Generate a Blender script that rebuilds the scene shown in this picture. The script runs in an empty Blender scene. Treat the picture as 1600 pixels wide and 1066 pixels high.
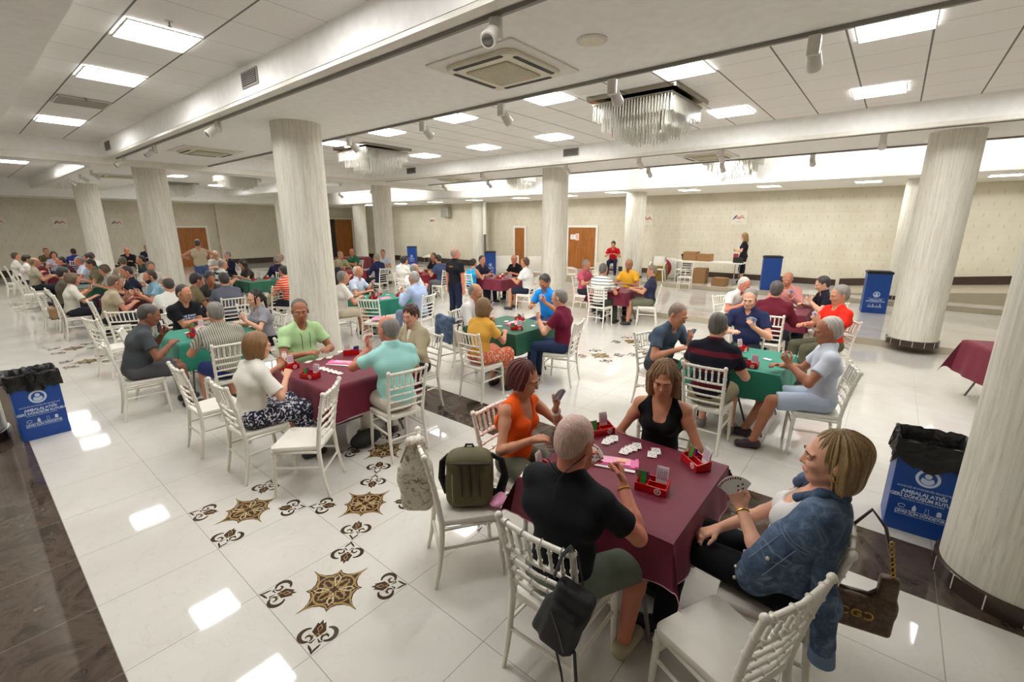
import bpy, math, random
import numpy as np
from mathutils import Vector, Matrix

random.seed(7)
SC = bpy.context.scene
COL = SC.collection
R = math.radians

# ------------------------------------------------------------------ camera
CAMZ = 2.2
PITCH, YAW, FPX = R(14.28), R(50.6), 711.1
cam = bpy.data.cameras.new('camera')
cam.lens, cam.sensor_width, cam.clip_start, cam.clip_end = 16.0, 36.0, 0.05, 200
camo = bpy.data.objects.new('camera', cam); COL.objects.link(camo)
camo.location = (0, 0, CAMZ); camo.rotation_euler = (math.pi / 2 - PITCH, 0, -YAW)
SC.camera = camo
_F = np.array([math.sin(YAW) * math.cos(PITCH), math.cos(YAW) * math.cos(PITCH), -math.sin(PITCH)])
_R = np.array([math.cos(YAW), -math.sin(YAW), 0.0]); _U = np.cross(_R, _F)
def at(px, py, z=0.0):
    """the point of the room at height z that the photo shows at pixel (px, py)"""
    d = _F * FPX + _R * (px - 800) - _U * (py - 533)
    t = (z - CAMZ) / d[2]
    return float(d[0] * t), float(d[1] * t)

# ------------------------------------------------------------------ world, view
w = bpy.data.worlds.new('world'); SC.world = w; w.use_nodes = True
w.node_tree.nodes['Background'].inputs[0].default_value = (1, .97, .92, 1)
w.node_tree.nodes['Background'].inputs[1].default_value = 0.05
SC.view_settings.view_transform = 'Standard'; SC.view_settings.look = 'None'
SC.view_settings.gamma = 1; SC.view_settings.use_curve_mapping = False
SC.view_settings.exposure = 0.12
PANEL_W = 33.0          # radiance of the ceiling light panels
SPOT_W = 120.0           # track spotlights
SPOT_W2 = 230.0         # the strong spots that wash the last beam
SC.cycles.max_bounces = 9; SC.cycles.diffuse_bounces = 7; SC.cycles.glossy_bounces = 3
SC.cycles.sample_clamp_indirect = 6; SC.cycles.caustics_reflective = False; SC.cycles.caustics_refractive = False

# ------------------------------------------------------------------ materials
def lin(c):
    c = [x / 255 if max(c) > 1.001 else x for x in c]
    return tuple((x / 12.92 if x <= .04045 else ((x + .055) / 1.055) ** 2.4) for x in c) + (1,)
MATS = {}
def mat(name, rgb, rough=.6, metal=0., spec=.5, bump=None, **kw):
    if name in MATS: return MATS[name]
    m = bpy.data.materials.new(name); m.use_nodes = True; nt = m.node_tree; b = nt.nodes['Principled BSDF']
    b.inputs['Base Color'].default_value = lin(rgb); b.inputs['Roughness'].default_value = rough
    b.inputs['Metallic'].default_value = metal; b.inputs['Specular IOR Level'].default_value = spec
    for k, v in kw.items(): b.inputs[k].default_value = v
    # slight tone variation so that no surface is one flat value
    tc = nt.nodes.new('ShaderNodeTexCoord'); n = nt.nodes.new('ShaderNodeTexNoise')
    n.inputs['Scale'].default_value = bump[0] if bump else 9.0; n.inputs['Detail'].default_value = 3
    nt.links.new(tc.outputs['Object'], n.inputs['Vector'])
    mx = nt.nodes.new('ShaderNodeMix'); mx.data_type = 'RGBA'; mx.blend_type = 'MULTIPLY'; mx.inputs[0].default_value = .22
    mx.inputs[6].default_value = lin(rgb)
    nt.links.new(n.outputs['Fac'], mx.inputs[7]); 
    g = nt.nodes.new('ShaderNodeMath'); g.operation = 'MULTIPLY_ADD'; g.inputs[1].default_value = .8; g.inputs[2].default_value = .6
    nt.links.new(n.outputs['Fac'], g.inputs[0]); nt.links.new(g.outputs[0], mx.inputs[7])
    nt.links.new(mx.outputs[2], b.inputs['Base Color'])
    if bump:
        bp = nt.nodes.new('ShaderNodeBump'); bp.inputs['Strength'].default_value = bump[1]; bp.inputs['Distance'].default_value = .01
        nt.links.new(n.outputs['Fac'], bp.inputs['Height']); nt.links.new(bp.outputs[0], b.inputs['Normal'])
    MATS[name] = m
    return m
class NB:
    """short node-graph builder"""
    def __init__(s, m): s.m = m; m.use_nodes = True; s.nt = m.node_tree; s.b = s.nt.nodes['Principled BSDF']
    def n(s, t, **k):
        o = s.nt.nodes.new(t)
        for a, v in k.items(): setattr(o, a, v)
        return o
    def l(s, a, b): s.nt.links.new(a, b)
    def math(s, op, a, b=None, c=None):
        o = s.n('ShaderNodeMath', operation=op)
        for i, v in enumerate((a, b, c)):
            if v is None: continue
            if isinstance(v, (int, float)): o.inputs[i].default_value = v
            else: s.l(v, o.inputs[i])
        return o.outputs[0]
    def mix(s, f, a, b, mode='MIX'):
        o = s.n('ShaderNodeMix', data_type='RGBA', blend_type=mode)
        for i, v in ((0, f), (6, a), (7, b)):
            if isinstance(v, (int, float)): o.inputs[i].default_value = v
            elif isinstance(v, tuple): o.inputs[i].default_value = v
            else: s.l(v, o.inputs[i])
        return o.outputs[2]
    def xyz(s, out='Object'):
        tc = s.n('ShaderNodeTexCoord'); sp = s.n('ShaderNodeSeparateXYZ'); s.l(tc.outputs[out], sp.inputs[0])
        return tc.outputs[out], sp.outputs[0], sp.outputs[1], sp.outputs[2]
    def noise(s, vec, scale, detail=3, dist=0., rough=.5):
        o = s.n('ShaderNodeTexNoise'); o.inputs['Scale'].default_value = scale; o.inputs['Detail'].default_value = detail
        o.inputs['Distortion'].default_value = dist; o.inputs['Roughness'].default_value = rough; s.l(vec, o.inputs['Vector']); return o.outputs['Fac']
    def ramp(s, fac, *st):
        o = s.n('ShaderNodeValToRGB'); e = o.color_ramp.elements
        while len(e) < len(st): e.new(.5)
        for i, (p, c) in enumerate(st): e[i].position = p; e[i].color = c if len(c) == 4 else (*c, 1)
        s.l(fac, o.inputs[0]); return o.outputs[0]
    def scale(s, vec, v):
        o = s.n('ShaderNodeMapping'); o.inputs['Scale'].default_value = v; s.l(vec, o.inputs['Vector']); return o.outputs[0]
def newmat(name): m = bpy.data.materials.new(name); MATS[name] = m; return NB(m)
def cloth(name, a, b=None, period=.03, duty=.3, axis=2, rough=.85):
    """fabric; with b, stripes of colour b across the local axis"""
    if name in MATS: return MATS[name]
    if b is None: return mat(name, a, rough, spec=.2, bump=(260, .18))
    g = newmat(name); v, x, y, z = g.xyz()
    c = (x, y, z)[axis]
    if axis == 3: c = z
    f = g.math('FRACT', g.math('DIVIDE', g.math('ADD', c, 20), period)); f = g.math('LESS_THAN', f, duty)
    g.l(g.mix(f, lin(a), lin(b)), g.b.inputs['Base Color']); g.b.inputs['Roughness'].default_value = rough
    g.b.inputs['Specular IOR Level'].default_value = .2
    return g.m
def skin(tone):
    tones = {'fair': (214, 160, 132), 'mid': (190, 132, 102), 'tan': (164, 108, 80), 'dark': (134, 86, 64), 'red': (196, 122, 98)}
    n = 'skin_' + tone
    if n in MATS: return MATS[n]
    g = newmat(n); v, x, y, z = g.xyz(); a = lin(tones[tone])
    f = g.noise(v, 14, 3)
    g.l(g.mix(f, tuple(q * .88 for q in a[:3]) + (1,), tuple(min(1, q * 1.1) for q in a[:3]) + (1,)), g.b.inputs['Base Color'])
    g.b.inputs['Roughness'].default_value = .5; g.b.inputs['Specular IOR Level'].default_value = .4
    return g.m
def hairmat(rgb):
    n = 'hair_%d_%d_%d' % tuple(rgb)
    if n in MATS: return MATS[n]
    g = newmat(n); v, x, y, z = g.xyz()
    f = g.noise(g.scale(v, (90, 90, 9)), 1.6, 3)
    a = lin(rgb)
    g.l(g.mix(f, tuple(q * .45 for q in a[:3]) + (1,), tuple(min(1, q * 1.55) for q in a[:3]) + (1,)), g.b.inputs['Base Color'])
    bp = g.n('ShaderNodeBump'); bp.inputs['Strength'].default_value = .7; bp.inputs['Distance'].default_value = .004
    g.l(f, bp.inputs['Height']); g.l(bp.outputs[0], g.b.inputs['Normal']); g.b.inputs['Roughness'].default_value = .45
    return g.m

M_white = mat('white_resin', (226, 222, 212), .32)
M_chair = mat('white_chair_resin', (228, 223, 212), .34, spec=.5)
M_paint = mat('white_paint', (246, 245, 242), .7, spec=.3)
M_black = mat('black_plastic', (16, 16, 17), .45)
M_grey = mat('grey_metal', (120, 118, 116), .35, .8)
M_steel = mat('bright_steel', (190, 190, 188), .25, .9)
M_gold = mat('gold_metal', (200, 158, 78), .28, .9)
M_card = mat('card_paper', (236, 234, 228), .5)
M_red = mat('red_plastic', (190, 10, 14), .3)
M_pink = mat('pink_plastic', (236, 120, 178), .35)
M_board = mat('folding_table_grey', (150, 146, 140), .5)

# ------------------------------------------------------------------ mesh helpers
def tagp(o, label=None, cat=None, group=None, kind=None):
    if label: o['label'] = label
    if cat: o['category'] = cat
    if group: o['group'] = group
    if kind: o['kind'] = kind
    return o
def empty(name, loc=(0, 0, 0), rz=0, label=None, cat=None, group=None, kind=None):
    o = bpy.data.objects.new(name, None); COL.objects.link(o); o.location = loc; o.rotation_euler = (0, 0, rz)
    return tagp(o, label, cat, group, kind)
def link(name, me, m, parent=None, loc=None, rz=None):
    if m is not None and not len(me.materials): me.materials.append(m)
    o = bpy.data.objects.new(name, me); COL.objects.link(o)
    if parent is not None: o.parent = parent
    if loc is not None: o.location = loc
    if rz is not None: o.rotation_euler = (0, 0, rz)
    return o
class MB:
    def __init__(s): s.v = []; s.f = []; s.mi = []; s.cur = 0
    def add(s, vs, fs, M=None):
        b = len(s.v)
        if M is not None: vs = [M @ Vector(q) for q in vs]
        s.v += [tuple(q) for q in vs]; s.f += [tuple(b + i for i in f) for f in fs]; s.mi += [s.cur] * len(fs); return s
    def box(s, c, d, M=None, top=None):
        x, y, z = d[0] / 2, d[1] / 2, d[2] / 2; t = top or 1
        vs = [(c[0] + sx * x * (t if sz > 0 else 1), c[1] + sy * y * (t if sz > 0 else 1), c[2] + sz * z) for sz in (-1, 1) for sx, sy in ((-1, -1), (1, -1), (1, 1), (-1, 1))]
        return s.add(vs, [(3, 2, 1, 0), (4, 5, 6, 7), (0, 1, 5, 4), (1, 2, 6, 5), (2, 3, 7, 6), (3, 0, 4, 7)], M)
    def rbox(s, c, d, r, n=3, M=None, z2=None):
        """box with rounded vertical corners; chamfered rims"""
        ring = []
        for cx, cy, a0 in ((1, 1, 0), (-1, 1, 90), (-1, -1, 180), (1, -1, 270)):
            for k in range(n + 1):
                a = R(a0 + 90 * k / n); ring.append((cx * (d[0] / 2 - r) + r * math.cos(a), cy * (d[1] / 2 - r) + r * math.sin(a)))
        ch = min(r * .4, d[2] * .3); N = len(ring); vs = []
        for zz, sh in ((-d[2] / 2, ch), (-d[2] / 2 + ch, 0), (d[2] / 2 - ch, 0), (d[2] / 2, ch)):
            for x, y in ring:
                q = math.hypot(x, y) or 1; vs.append((c[0] + x * (1 - sh / q), c[1] + y * (1 - sh / q), c[2] + zz))
        fs = [(i + N * k, (i + 1) % N + N * k, (i + 1) % N + N * (k + 1), i + N * (k + 1)) for k in range(3) for i in range(N)]
        fs += [tuple(reversed(range(N))), tuple(range(3 * N, 4 * N))]
        return s.add(vs, fs, M)
    def tube(s, pts, rad, n=8, caps=True, M=None, flat=1.0):
        P = [Vector(p) for p in pts]; K = len(P); rad = rad if isinstance(rad, (list, tuple)) else [rad] * K
        vs = []; up = None
        for i in range(K):
            t = (P[min(i + 1, K - 1)] - P[max(i - 1, 0)])
            t = t.normalized() if t.length > 1e-9 else Vector((0, 0, 1))
            if up is None: up = t.orthogonal().normalized()
            up = (up - t * up.dot(t)); up = up.normalized() if up.length > 1e-6 else t.orthogonal().normalized()
            w = t.cross(up)
            for k in range(n):
                a = 2 * math.pi * k / n; vs.append(P[i] + (up * math.cos(a) + w * math.sin(a) * flat) * rad[i])
        fs = [(i * n + k, i * n + (k + 1) % n, (i + 1) * n + (k + 1) % n, (i + 1) * n + k) for i in range(K - 1) for k in range(n)]
        if caps: fs += [tuple(reversed(range(n))), tuple(range((K - 1) * n, K * n))]
        return s.add(vs, fs, M)
    def ell(s, c, r, nu=12, nv=8, M=None):
        vs = [(0, 0, r[2])] + [(r[0] * math.sin(math.pi * i / nv) * math.cos(2 * math.pi * j / nu), r[1] * math.sin(math.pi * i / nv) * math.sin(2 * math.pi * j / nu), r[2] * math.cos(math.pi * i / nv)) for i in range(1, nv) for j in range(nu)] + [(0, 0, -r[2])]
        vs = [(a + c[0], b + c[1], q + c[2]) for a, b, q in vs]; L = len(vs) - 1
        fs = [(0, 1 + j, 1 + (j + 1) % nu) for j in range(nu)] + [(L, L - nu + (j + 1) % nu, L - nu + j) for j in range(nu)]
        fs += [(1 + i * nu + j, 1 + (i + 1) * nu + j, 1 + (i + 1) * nu + (j + 1) % nu, 1 + i * nu + (j + 1) % nu) for i in range(nv - 2) for j in range(nu)]
        return s.add(vs, fs, M)
    def lathe(s, prof, n=24, M=None, c=(0, 0)):
        """prof: (r, z) upwards"""
        vs = [(c[0] + r * math.cos(2 * math.pi * j / n), c[1] + r * math.sin(2 * math.pi * j / n), z) for r, z in prof for j in range(n)]
        fs = [(i * n + j, i * n + (j + 1) % n, (i + 1) * n + (j + 1) % n, (i + 1) * n + j) for i in range(len(prof) - 1) for j in range(n)]
        fs += [tuple(reversed(range(n))), tuple(range((len(prof) - 1) * n, len(prof) * n))]
        return s.add(vs, fs, M)
    def prism(s, poly, z0, z1, M=None):
        n = len(poly); vs = [(x, y, z0) for x, y in poly] + [(x, y, z1) for x, y in poly]
        return s.add(vs, [tuple(reversed(range(n))), tuple(range(n, 2 * n))] + [(i, (i + 1) % n, n + (i + 1) % n, n + i) for i in range(n)], M)
    def mesh(s, name, ms, smooth=35):
        me = bpy.data.meshes.new(name); me.from_pydata(s.v, [], s.f)
        for m in (ms if isinstance(ms, (list, tuple)) else [ms]): me.materials.append(m)
        if any(s.mi): me.polygons.foreach_set('material_index', s.mi)
        if smooth: me.shade_smooth(); me.set_sharp_from_angle(angle=R(smooth))
        me.update(); return me
    def build(s, name, ms, parent=None, smooth=35, loc=None, rz=None, **tg):
        o = link(name, s.mesh(name, ms, smooth), None, parent, loc, rz); tagp(o, **tg); return o
def TM(loc, rz=0, rx=0, ry=0): return Matrix.Translation(loc) @ Matrix.Rotation(rz, 4, 'Z') @ Matrix.Rotation(ry, 4, 'Y') @ Matrix.Rotation(rx, 4, 'X')
def copy_tree(o, parent=None):
    c = o.copy(); COL.objects.link(c)
    if parent is not None: c.parent = parent
    for ch in list(o.children): copy_tree(ch, c)
    return c
TXT = {}
def text(body, size, m, parent, loc, rot, name='lettering', bold=0.0, ax='CENTER', xs=1.0):
    key = (body, size, m.name, bold)
    if key not in TXT:
        cu = bpy.data.curves.new(name, 'FONT'); cu.body = body; cu.size = size; cu.align_x = ax; cu.align_y = 'CENTER'; cu.offset = bold; cu.extrude = .0004; cu.resolution_u = 3
        t = bpy.data.objects.new('tmp', cu); TXT[key] = bpy.data.meshes.new_from_object(t); TXT[key].materials.clear(); TXT[key].materials.append(m); bpy.data.objects.remove(t); bpy.data.curves.remove(cu)
    o = link(name, TXT[key], None, parent); o.location = loc; o.rotation_euler = rot; o.scale = (xs, 1, 1)
    return o
# ================================================================== THE ROOM
ZS, ZT, ZL = 3.667, 3.98, 3.35          # soffit, tiled coffers, low ceiling by the walls
XW, YW = 18.45, 29.3                    # the two far walls
T = .6435                               # floor tile
def floor_mat():
    g = newmat('floor_tiles'); v, x, y, z = g.xyz()
    big = g.noise(v, .9, 4, 1.2); vein = g.noise(g.scale(v, (1, 1, 1)), 1.7, 6, 2.2, .6)
    base = g.ramp(big, (.3, lin((200, 196, 188))), (.7, lin((214, 211, 204))))
    vm = g.math('ABSOLUTE', g.math('SUBTRACT', vein, .5)); vm = g.math('LESS_THAN', vm, .006)
    base = g.mix(g.math('MULTIPLY', vm, .16), base, lin((176, 166, 152)))
    # dark marble bands
    bn = g.noise(v, 3.2, 8, 1.6, .65)
    brown = g.ramp(bn, (.36, lin((50, 40, 34))), (.52, lin((82, 69, 60))), (.64, lin((62, 51, 44))), (.72, lin((120, 104, 92))))
    b1 = g.math('LESS_THAN', x, .16)
    b2 = g.math('MULTIPLY', g.math('GREATER_THAN', x, 3.355), g.math('LESS_THAN', x, 3.965))
    b3 = g.math('MULTIPLY', g.math('GREATER_THAN', x, 9.62), g.math('LESS_THAN', x, 9.64))
    band = g.math('MAXIMUM', b1, b2)
    # joints
    def joint(c, o, wd=.0022):
        f = g.math('FRACT', g.math('DIVIDE', g.math('ADD', c, 60 * T - o), T))
        d = g.math('MULTIPLY', g.math('MINIMUM', f, g.math('SUBTRACT', 1, f)), T)
        return g.math('LESS_THAN', d, wd)
    left = g.math('LESS_THAN', x, 3.36)
    jx = g.math('ADD', g.math('MULTIPLY', joint(x, .803), left), g.math('MULTIPLY', joint(x, 3.965), g.math('SUBTRACT', 1, left)))
    jx = g.math('MULTIPLY', jx, g.math('SUBTRACT', 1, band))
    j = g.math('MAXIMUM', jx, joint(y, 2.034))
    for e in (.16, 3.355, 3.965):
        j = g.math('MAXIMUM', j, g.math('LESS_THAN', g.math('ABSOLUTE', g.math('SUBTRACT', x, e)), .002))
    col = g.mix(band, base, brown)
    col = g.mix(g.math('MULTIPLY', j, .75), col, lin((96, 86, 76)))
    g.l(col, g.b.inputs['Base Color']); g.b.inputs['Roughness'].default_value = .045
    g.l(g.math('MULTIPLY_ADD', j, .4, .045), g.b.inputs['Roughness'])
    g.b.inputs['Specular IOR Level'].default_value = .62
    return g.m
M_floor = floor_mat()
M_step = mat('stone_riser', (176, 166, 146), .35)
def tile_ceiling_mat(name, axis, o):
    g = newmat(name); v, x, y, z = g.xyz(); S = .638
    def ln(c, off, wd):
        f = g.math('FRACT', g.math('DIVIDE', g.math('ADD', c, 60 * S - off), S))
        return g.math('LESS_THAN', g.math('MULTIPLY', g.math('MINIMUM', f, g.math('SUBTRACT', 1, f)), S), wd)
    main, thin = (x, y) if axis == 0 else (y, x)
    a = ln(main, o[0], .009); b = ln(thin, o[1], .0035)
    n = g.noise(v, 60, 2); base = g.ramp(n, (.2, lin((234, 232, 228))), (.8, lin((242, 240, 236))))
    c = g.mix(g.math('MULTIPLY', b, .6), base, lin((110, 104, 96))); c = g.mix(g.math('MULTIPLY', a, .85), c, lin((66, 61, 56)))
    g.l(c, g.b.inputs['Base Color']); g.b.inputs['Roughness'].default_value = .85
    return g.m
def quilt_mat(name, ax):
    g = newmat(name); v, x, y, z = g.xyz(); u = (x, y)[ax]
    rowf = g.math('DIVIDE', g.math('ADD', z, 10), .30); row = g.math('FLOOR', rowf); vv = g.math('FRACT', rowf)
    off = g.math('MULTIPLY', g.math('MODULO', row, 2), .5)
    uu = g.math('FRACT', g.math('ADD', g.math('DIVIDE', g.math('ADD', u, 60), .30), off))
    du = g.math('ABSOLUTE', g.math('SUBTRACT', uu, .5))
    # a darker pointed wedge in every cell of the pattern
    wid = g.math('MULTIPLY', g.math('SUBTRACT', .95, vv), .13)
    m = g.math('MULTIPLY', g.math('LESS_THAN', du, wid), g.math('GREATER_THAN', vv, .42)); m = g.math('MULTIPLY', m, g.math('LESS_THAN', vv, .86))
    n = g.noise(v, 1.3, 3)
    base = g.ramp(n, (.3, lin((202, 195, 174))), (.7, lin((213, 207, 188))))
    puff = g.math('MULTIPLY', g.math('SINE', g.math('MULTIPLY', uu, math.pi)), g.math('SINE', g.math('MULTIPLY', vv, math.pi)))
    c = g.mix(g.math('MULTIPLY', m, .34), base, lin((158, 146, 118)))
    line = g.math('LESS_THAN', vv, .05); c = g.mix(g.math('MULTIPLY', line, .05), c, lin((150, 138, 110)))
    g.l(c, g.b.inputs['Base Color']); g.b.inputs['Roughness'].default_value = .6
    bp = g.n('ShaderNodeBump'); bp.inputs['Strength'].default_value = .3; bp.inputs['Distance'].default_value = .02
    g.l(puff, bp.inputs['Height']); g.l(bp.outputs[0], g.b.inputs['Normal'])
    return g.m
def column_mat():
    g = newmat('column_wallpaper'); v, x, y, z = g.xyz()
    f = g.noise(g.scale(v, (26, 26, 1.1)), 1.5, 4, .3); h = g.noise(g.scale(v, (60, 60, 6)), 1.2, 3)
    c = g.ramp(f, (.3, lin((200, 195, 180))), (.55, lin((218, 214, 200))), (.75, lin((226, 223, 211))))
    c = g.mix(g.math('MULTIPLY', g.math('GREATER_THAN', h, .6), .16), c, lin((140, 130, 108)))
    g.l(c, g.b.inputs['Base Color']); g.b.inputs['Roughness'].default_value = .55
    return g.m
M_col = column_mat()
M_wallX = quilt_mat('quilted_wallpaper_right', 1); M_wallY = quilt_mat('quilted_wallpaper_back', 0)
M_plain = mat('plain_wall', (232, 229, 220), .7)
M_base = mat('dark_marble_skirting', (62, 46, 38), .25)
M_wood = None
def wood_mat():
    g = newmat('door_wood'); v, x, y, z = g.xyz()
    f = g.noise(g.scale(v, (14, 14, 1.2)), 1.6, 4, .6)
    g.l(g.ramp(f, (.3, lin((134, 78, 28))), (.7, lin((168, 104, 42)))), g.b.inputs['Base Color']); g.b.inputs['Roughness'].default_value = .35
    return g.m
M_wood = wood_mat()

def S(name, mb, m, parent=None, smooth=35, **k):
    o = mb.build(name, m, parent, smooth, **k)
    if parent is None: o['kind'] = 'structure'
    return o
X0, Y0 = -5.0, -7.0
S('floor', MB().box(((X0 + XW) / 2, (Y0 + YW) / 2, -.1), (XW - X0, YW - Y0, .2)), M_floor)
STX, STX2, Z1, Z2 = 10.75, 15.55, .125, .26
def slab(x0, x1, y0, y1, z0, z1):
    mb = MB(); mb.box(((x0 + x1) / 2, (y0 + y1) / 2, (z0 + z1) / 2), (x1 - x0, y1 - y0, z1 - z0)); mb.mi[2:] = [1] * 4; return mb
S('floor', slab(STX, STX2, Y0, 6.9, 0, Z1), [M_floor, M_step])
S('floor', slab(STX2, XW, Y0, 11.9, 0, Z2), [M_floor, M_step])
rp = MB(); rp.add([(16.3, 1.2, Z2), (XW, 1.2, Z2), (XW, -6.9, Z2), (16.3, -6.9, Z2), (16.3, 1.2, Z2 + .01), (XW, 1.2, Z2 + .01), (XW, -6.9, .98), (16.3, -6.9, .98)],
                  [(0, 1, 5, 4), (1, 2, 6, 5), (2, 3, 7, 6), (3, 0, 4, 7), (4, 5, 6, 7)])
S('floor_ramp', rp, M_step)
S('wall_right', MB().box((XW + .1, (Y0 + YW) / 2, 2.2), (.2, YW - Y0, 4.6)), M_wallX)
S('wall_back', MB().box(((X0 + XW) / 2, YW + .1, 2.2), (XW - X0, .2, 4.6)), M_wallY)
S('wall_left', MB().box((X0 - .1, (Y0 + YW) / 2, 2.2), (.2, YW - Y0, 4.6)), M_plain)
S('wall_front', MB().box(((X0 + XW) / 2, Y0 - .1, 2.2), (XW - X0, .2, 4.6)), M_plain)
# ceiling: tiled coffers between smooth soffits
CX = [(.86, 2.577), (4.735, 9.58), (12.0, 13.98)]; CY = [(Y0, 13.93), (16.1, 27.0)]
M_t1 = tile_ceiling_mat('ceiling_tiles_narrow', 0, (1.36, 5.55)); M_t2 = tile_ceiling_mat('ceiling_tiles_wide', 1, (1.30, 5.45))
for i, (a, b) in enumerate(CX):
    for c, d in CY:
        S('ceiling', MB().box(((a + b) / 2, (c + d) / 2, ZT + .1), (b - a, d - c, .2)), M_t1 if i == 0 else M_t2)
def sof(x0, x1, y0, y1, z): S('ceiling', MB().box(((x0 + x1) / 2, (y0 + y1) / 2, (z + 4.5) / 2), (x1 - x0, y1 - y0, 4.5 - z)), M_paint)
for a, b in ((X0, .86), (2.577, 4.735), (9.58, 12.0)): sof(a, b, Y0, YW - 2.3, ZS)
sof(13.98, XW, Y0, YW, ZL)
for a, b in CX: sof(a, b, 13.93, 16.1, ZS)
sof(X0, 13.98, YW - 2.3, YW, ZL)
S('trim_1', MB().box((4.49, 14.02, 3.6), (18.98, .18, .14)), M_white)                # moulding across the hall
S('trim_2', MB().box((2.64, 3.5, ZS - .02), (.11, 20.8, .04)), M_white)               # beam edges
S('trim_3', MB().box((9.63, 3.5, ZS - .03), (.1, 20.8, .06)), M_white)
S('trim_4', MB().box((14.03, 11.1, ZL - .03), (.1, 36, .06)), M_white)
S('trim_5', MB().box((2.64, 21.5, ZS - .02), (.11, 10.8, .04)), M_white)
S('trim_6', MB().box((9.63, 21.5, ZS - .03), (.1, 10.8, .06)), M_white)
S('baseboard_right', MB().box((XW - .02, 8.9, .36), (.04, 15.2, .2)), M_base)
bb = MB(); bb.add([(XW - .03, 1.2, .27), (XW - .03, -6.9, .99), (XW - .03, -6.9, 1.23), (XW - .03, 1.2, .5), (XW - .001, 1.2, .27), (XW - .001, -6.9, .99), (XW - .001, -6.9, 1.23), (XW - .001, 1.2, .5)],
                  [(0, 1, 2, 3), (7, 6, 5, 4), (3, 2, 6, 7), (0, 3, 7, 4)])
S('baseboard_right', bb, M_base)
S('baseboard_right', MB().box((XW - .02, 23, .16), (.04, 12.6, .3)), M_base)
S('baseboard_back', MB().box((6.7, YW - .02, .16), (23.4, .04, .3)), M_base)
S('trim_7', MB().box((9.95, YW - .12, 2.0), (.42, .24, 4.0)), M_wallY)              # pilaster
# columns
def column(x, y, z0, r=.35, zc=ZS):
    o = empty('column', (x, y, z0), kind='structure')
    MB().lathe([(r, 0), (r, (zc - z0) * .5), (r, zc - z0)], 48).build('shaft', M_col, o)
    b = MB(); b.lathe([(r + .025, 0), (r + .025, .105), (r + .012, .11)], 48)
    b.cur = 1
    for k in range(14):
        a = 2 * math.pi * k / 14; b.box((0, 0, 0), (.002, .006, .10), M=TM((math.cos(a) * (r + .0255), math.sin(a) * (r + .0255), .055), a))
    b.build('marble_skirting', [M_base, M_white], o)
for x, y in ((3.80, -.90), (3.66, 7.2), (3.62, 14.88), (3.62, 23.1), (10.72, -.52), (10.76, 7.32), (10.72, 15.15), (10.9, 23.6), (-.30, 7.12)):
    column(x, y, Z1 if (x > 10.75 - .3 and y < 6) else 0)
column(16.15, -.35, Z2, zc=ZL); column(16.1, 7.42, Z2, zc=ZL); column(15.2, 23.7, 0, zc=ZL); column(17.75, 16.8, 0, zc=ZL)
pp = empty('trim_8', (17.6, 16.25, 0), kind='structure')
MB().tube([(0, 0, 0), (0, 0, ZL)], .06, 12).build('downpipe', M_grey, pp)
MB().tube([(0, 0, 1.75), (0, 0, ZL)], .085, 12).build('pipe_sleeve', M_white, pp)
# doors
def door(nm, w, h, leaves, loc, rz, frame=.1):
    o = empty(nm, loc, rz, kind='structure')
    f = MB()
    for s in (-1, 1): f.box((s * (w / 2 + frame / 2), 0, (h + frame) / 2), (frame, .09, h + frame))
    f.box((0, 0, h + frame / 2), (w, .09, frame)); f.build('door_frame', M_white, o)
    for k in range(leaves):
        lw = w / leaves; cx = -w / 2 + lw * (k + .5)
        d = MB(); d.box((cx, .005, h / 2), (lw - .01, .05, h - .01))
        for zz in (.30, .62): d.box((cx, .006, h * zz), (lw - .01, .054, .008))
        lf = d.build('door_leaf', M_wood, o, smooth=0)
        hx = cx + (lw / 2 - .1) * (-1 if k else 1)
        MB().tube([(hx, -.03, 1.0), (hx, -.08, 1.0), (hx + (-.1 if k == 0 else .1), -.08, 1.0)], .011, 8).build('door_handle', M_steel, lf)
    return o
door('door_1', 1.33, 2.07, 1, (8.51, YW - .04, 0), 0)
door('door_2', 1.5, 2.58, 1, (17.35, YW - .04, 0), 0)
d3 = door('door_3', 1.42, 1.84, 2, (XW - .04, 11.0, Z2), -math.pi / 2)
door('door_4', .62, 2.07, 1, (XW - .04, 14.6, .0), -math.pi / 2)
S('trim_9', MB().box((16.62, YW - .09, 1.29), (.34, .1, 2.58)), mat('dark_recess', (34, 22, 14), .6))
# ornamental floor medallions, inlaid
M_in = mat('inlay_brown', (64, 46, 36), .06); M_in2 = mat('inlay_gold', (158, 130, 82), .08); M_in3 = mat('inlay_cream', (200, 186, 150), .08)
def strip(mb, pts, wd, z, mi, taper=True):
    mb.cur = mi; n = len(pts); vs = []
    for i, p in enumerate(pts):
        a, b = pts[max(i - 1, 0)], pts[min(i + 1, n - 1)]; dx, dy = b[0] - a[0], b[1] - a[1]; L = math.hypot(dx, dy) or 1
        h = wd / 2 * ((.35 + .65 * math.sin(math.pi * i / (n - 1))) if taper else 1)
        vs += [(p[0] - dy / L * h, p[1] + dx / L * h, z), (p[0] + dy / L * h, p[1] - dx / L * h, z)]
    mb.add(vs, [(2 * i, 2 * i + 1, 2 * i + 3, 2 * i + 2) for i in range(n - 1)])
def poly(mb, pts, z, mi): mb.cur = mi; mb.add([(x, y, z) for x, y in pts], [tuple(range(len(pts)))])
def arc(cx, cy, r, a0, a1, n=12, k=0.): return [(cx + (r * (1 - k * i / n)) * math.cos(R(a0 + (a1 - a0) * i / n)), cy + (r * (1 - k * i / n)) * math.sin(R(a0 + (a1 - a0) * i / n))) for i in range(n + 1)]
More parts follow.
